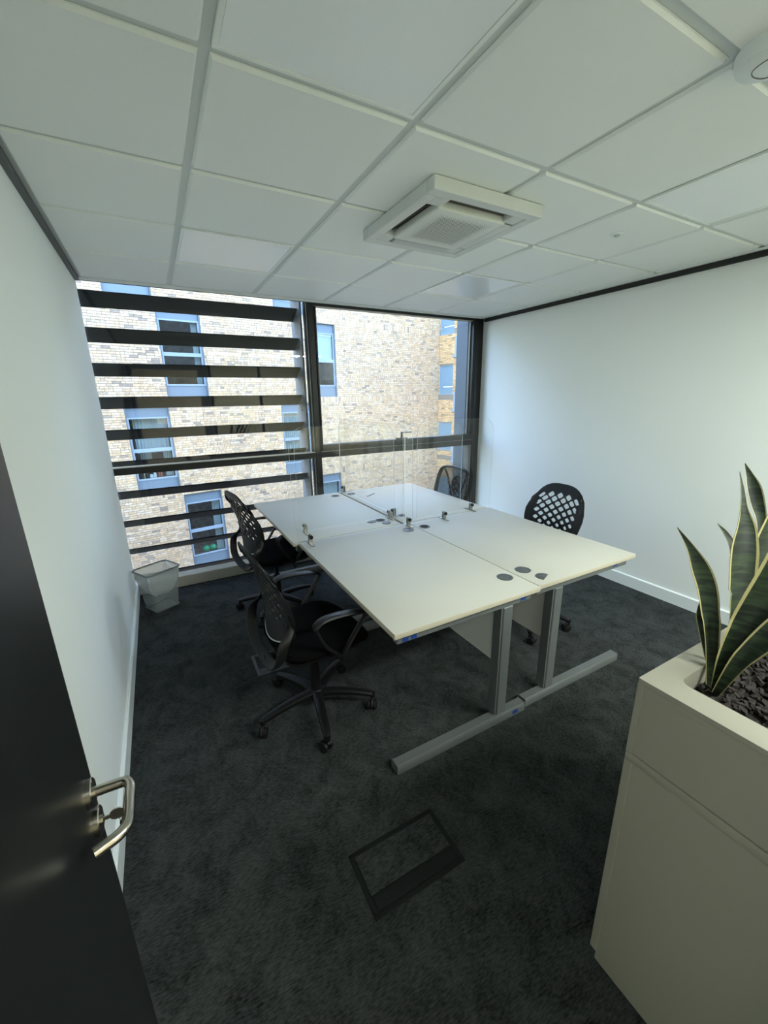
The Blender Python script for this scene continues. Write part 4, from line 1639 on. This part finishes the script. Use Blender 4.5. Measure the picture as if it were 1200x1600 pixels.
LEAVES = {
 'A': [(1.083, 0.347, 0.932, 0.0232), (1.102, 0.37, 1.022, 0.028), (1.114, 0.391, 1.095, 0.0374), (1.12, 0.411, 1.155, 0.0423), (1.116, 0.432, 1.202, 0.0393), (1.107, 0.457, 1.25, 0.0173), (1.09, 0.485, 1.296, 0.0016)],
 'B': [(1.111, 0.352, 0.925, 0.016), (1.116, 0.374, 0.982, 0.016), (1.126, 0.400, 1.039, 0.0177), (1.135, 0.418, 1.075, 0.0146), (1.15, 0.428, 1.112, 0.0016)],
 'C': [(1.137, 0.340, 0.930, 0.019), (1.18, 0.364, 1.052, 0.0271), (1.205, 0.373, 1.095, 0.0497), (1.226, 0.383, 1.14, 0.0597), (1.245, 0.396, 1.187, 0.0633), (1.264, 0.408, 1.233, 0.0621), (1.286, 0.42, 1.279, 0.0444), (1.298, 0.436, 1.325, 0.0182), (1.311, 0.452, 1.371, 0.0083), (1.32, 0.469, 1.415, 0.0017)],
 'D': [(1.325, 0.345, 0.93, 0.0209), (1.38, 0.393, 1.095, 0.0316), (1.422, 0.421, 1.209, 0.0248), (1.444, 0.44, 1.265, 0.0233), (1.457, 0.46, 1.305, 0.0326), (1.468, 0.482, 1.351, 0.0329), (1.477, 0.502, 1.386, 0.0166), (1.486, 0.52, 1.415, 0.0019)],
 'E': [(1.248, 0.350, 0.92, 0.0171), (1.317, 0.421, 1.099, 0.0279), (1.358, 0.457, 1.187, 0.025), (1.377, 0.488, 1.225, 0.0164), (1.39, 0.518, 1.247, 0.0019)],
 'F': [(1.071, 0.333, 0.935, 0.0182), (1.089, 0.328, 1.017, 0.0447), (1.117, 0.318, 1.095, 0.0674), (1.139, 0.306, 1.156, 0.0806), (1.166, 0.297, 1.234, 0.0791), (1.197, 0.297, 1.348, 0.0554), (1.218, 0.31, 1.486, 0.0014)],
 'G': [(1.202, 0.345, 0.932, 0.0228), (1.255, 0.365, 1.076, 0.0426), (1.298, 0.374, 1.151, 0.0593), (1.34, 0.383, 1.228, 0.0696), (1.395, 0.39, 1.321, 0.0533), (1.448, 0.409, 1.448, 0.0017)],
 'H': [(1.062, 0.327, 0.932, 0.015), (1.081, 0.306, 1.023, 0.032), (1.103, 0.281, 1.09, 0.045), (1.127, 0.254, 1.159, 0.0435), (1.17, 0.229, 1.263, 0.0013)],
}
FACE = {'A': (-0.75, -0.6, 0.3), 'B': (-0.9, -0.2, 0.3), 'C': (-0.6, -0.75, 0.3), 'D': (-0.8, -0.5, 0.3), 'E': (-0.4, -0.9, 0.3), 'F': (-0.85, -0.35, 0.4), 'G': (-0.7, -0.65, 0.3), 'H': (-0.9, -0.1, 0.45)}


def leaf(parent, key):
    raw = LEAVES[key]
    sp = smooth_path([r[:3] for r in raw], 5)
    wd = [max(v.x, 0.0008) for v in smooth_path([(r[3], 0, 0) for r in raw], 5)]
    fc = Vector(FACE[key]).normalized()
    base = Vector(parent.location)
    bm = B()
    cols = [-1.0, -0.84, -0.42, 0.0, 0.42, 0.84, 1.0]
    front, back = [], []
    n = len(sp)
    for i in range(n):
        tn = (sp[min(i + 1, n - 1)] - sp[max(i - 1, 0)]).normalized()
        sd = tn.cross(fc).normalized()
        nn = sd.cross(tn).normalized()
        if nn.dot(fc) < 0:
            nn = -nn
        ra, rb2 = [], []
        for c in cols:
            cup = 0.16 * wd[i] * (c * c) * (2.0 if i < n * 0.3 else 1.0)
            p = sp[i] - base + sd * (wd[i] / 2 * c) + nn * cup
            th = min(0.0022, wd[i] * 0.2) * (1 - 0.6 * abs(c))
            ra.append(bm.verts.new(p + nn * th))
            rb2.append(bm.verts.new(p - nn * th))
        front.append(ra)
        back.append(rb2)
    K = len(cols)
    for i in range(n - 1):
        for k in range(K - 1):
            mi = 1 if k in (0, K - 2) else 0
            bm.faces.new((front[i][k], front[i][k + 1], front[i + 1][k + 1], front[i + 1][k])).material_index = mi
            bm.faces.new((back[i][k + 1], back[i][k], back[i + 1][k], back[i + 1][k + 1])).material_index = mi
        bm.faces.new((front[i][0], front[i + 1][0], back[i + 1][0], back[i][0])).material_index = 1
        bm.faces.new((front[i][-1], back[i][-1], back[i + 1][-1], front[i + 1][-1])).material_index = 1
    bm.faces.new(front[0] + back[0][::-1])
    bm.faces.new(front[-1][::-1] + back[-1])
    obj('leaf', bm, [leaf_m, leaf_e_m], parent)


p1 = thing('snake_plant', 'snake plant at the front corner of the planter with yellow edged upright leaves', 'plant', (1.085, 0.338, 0.925), 0, 'snake plants in the planter')
for k in 'ABFH':
    leaf(p1, k)
p2 = thing('snake_plant', 'taller snake plant behind the corner one, rising to the highest pointed leaf', 'plant', (1.22, 0.345, 0.925), 0, 'snake plants in the planter')
for k in 'CDEG':
    leaf(p2, k)
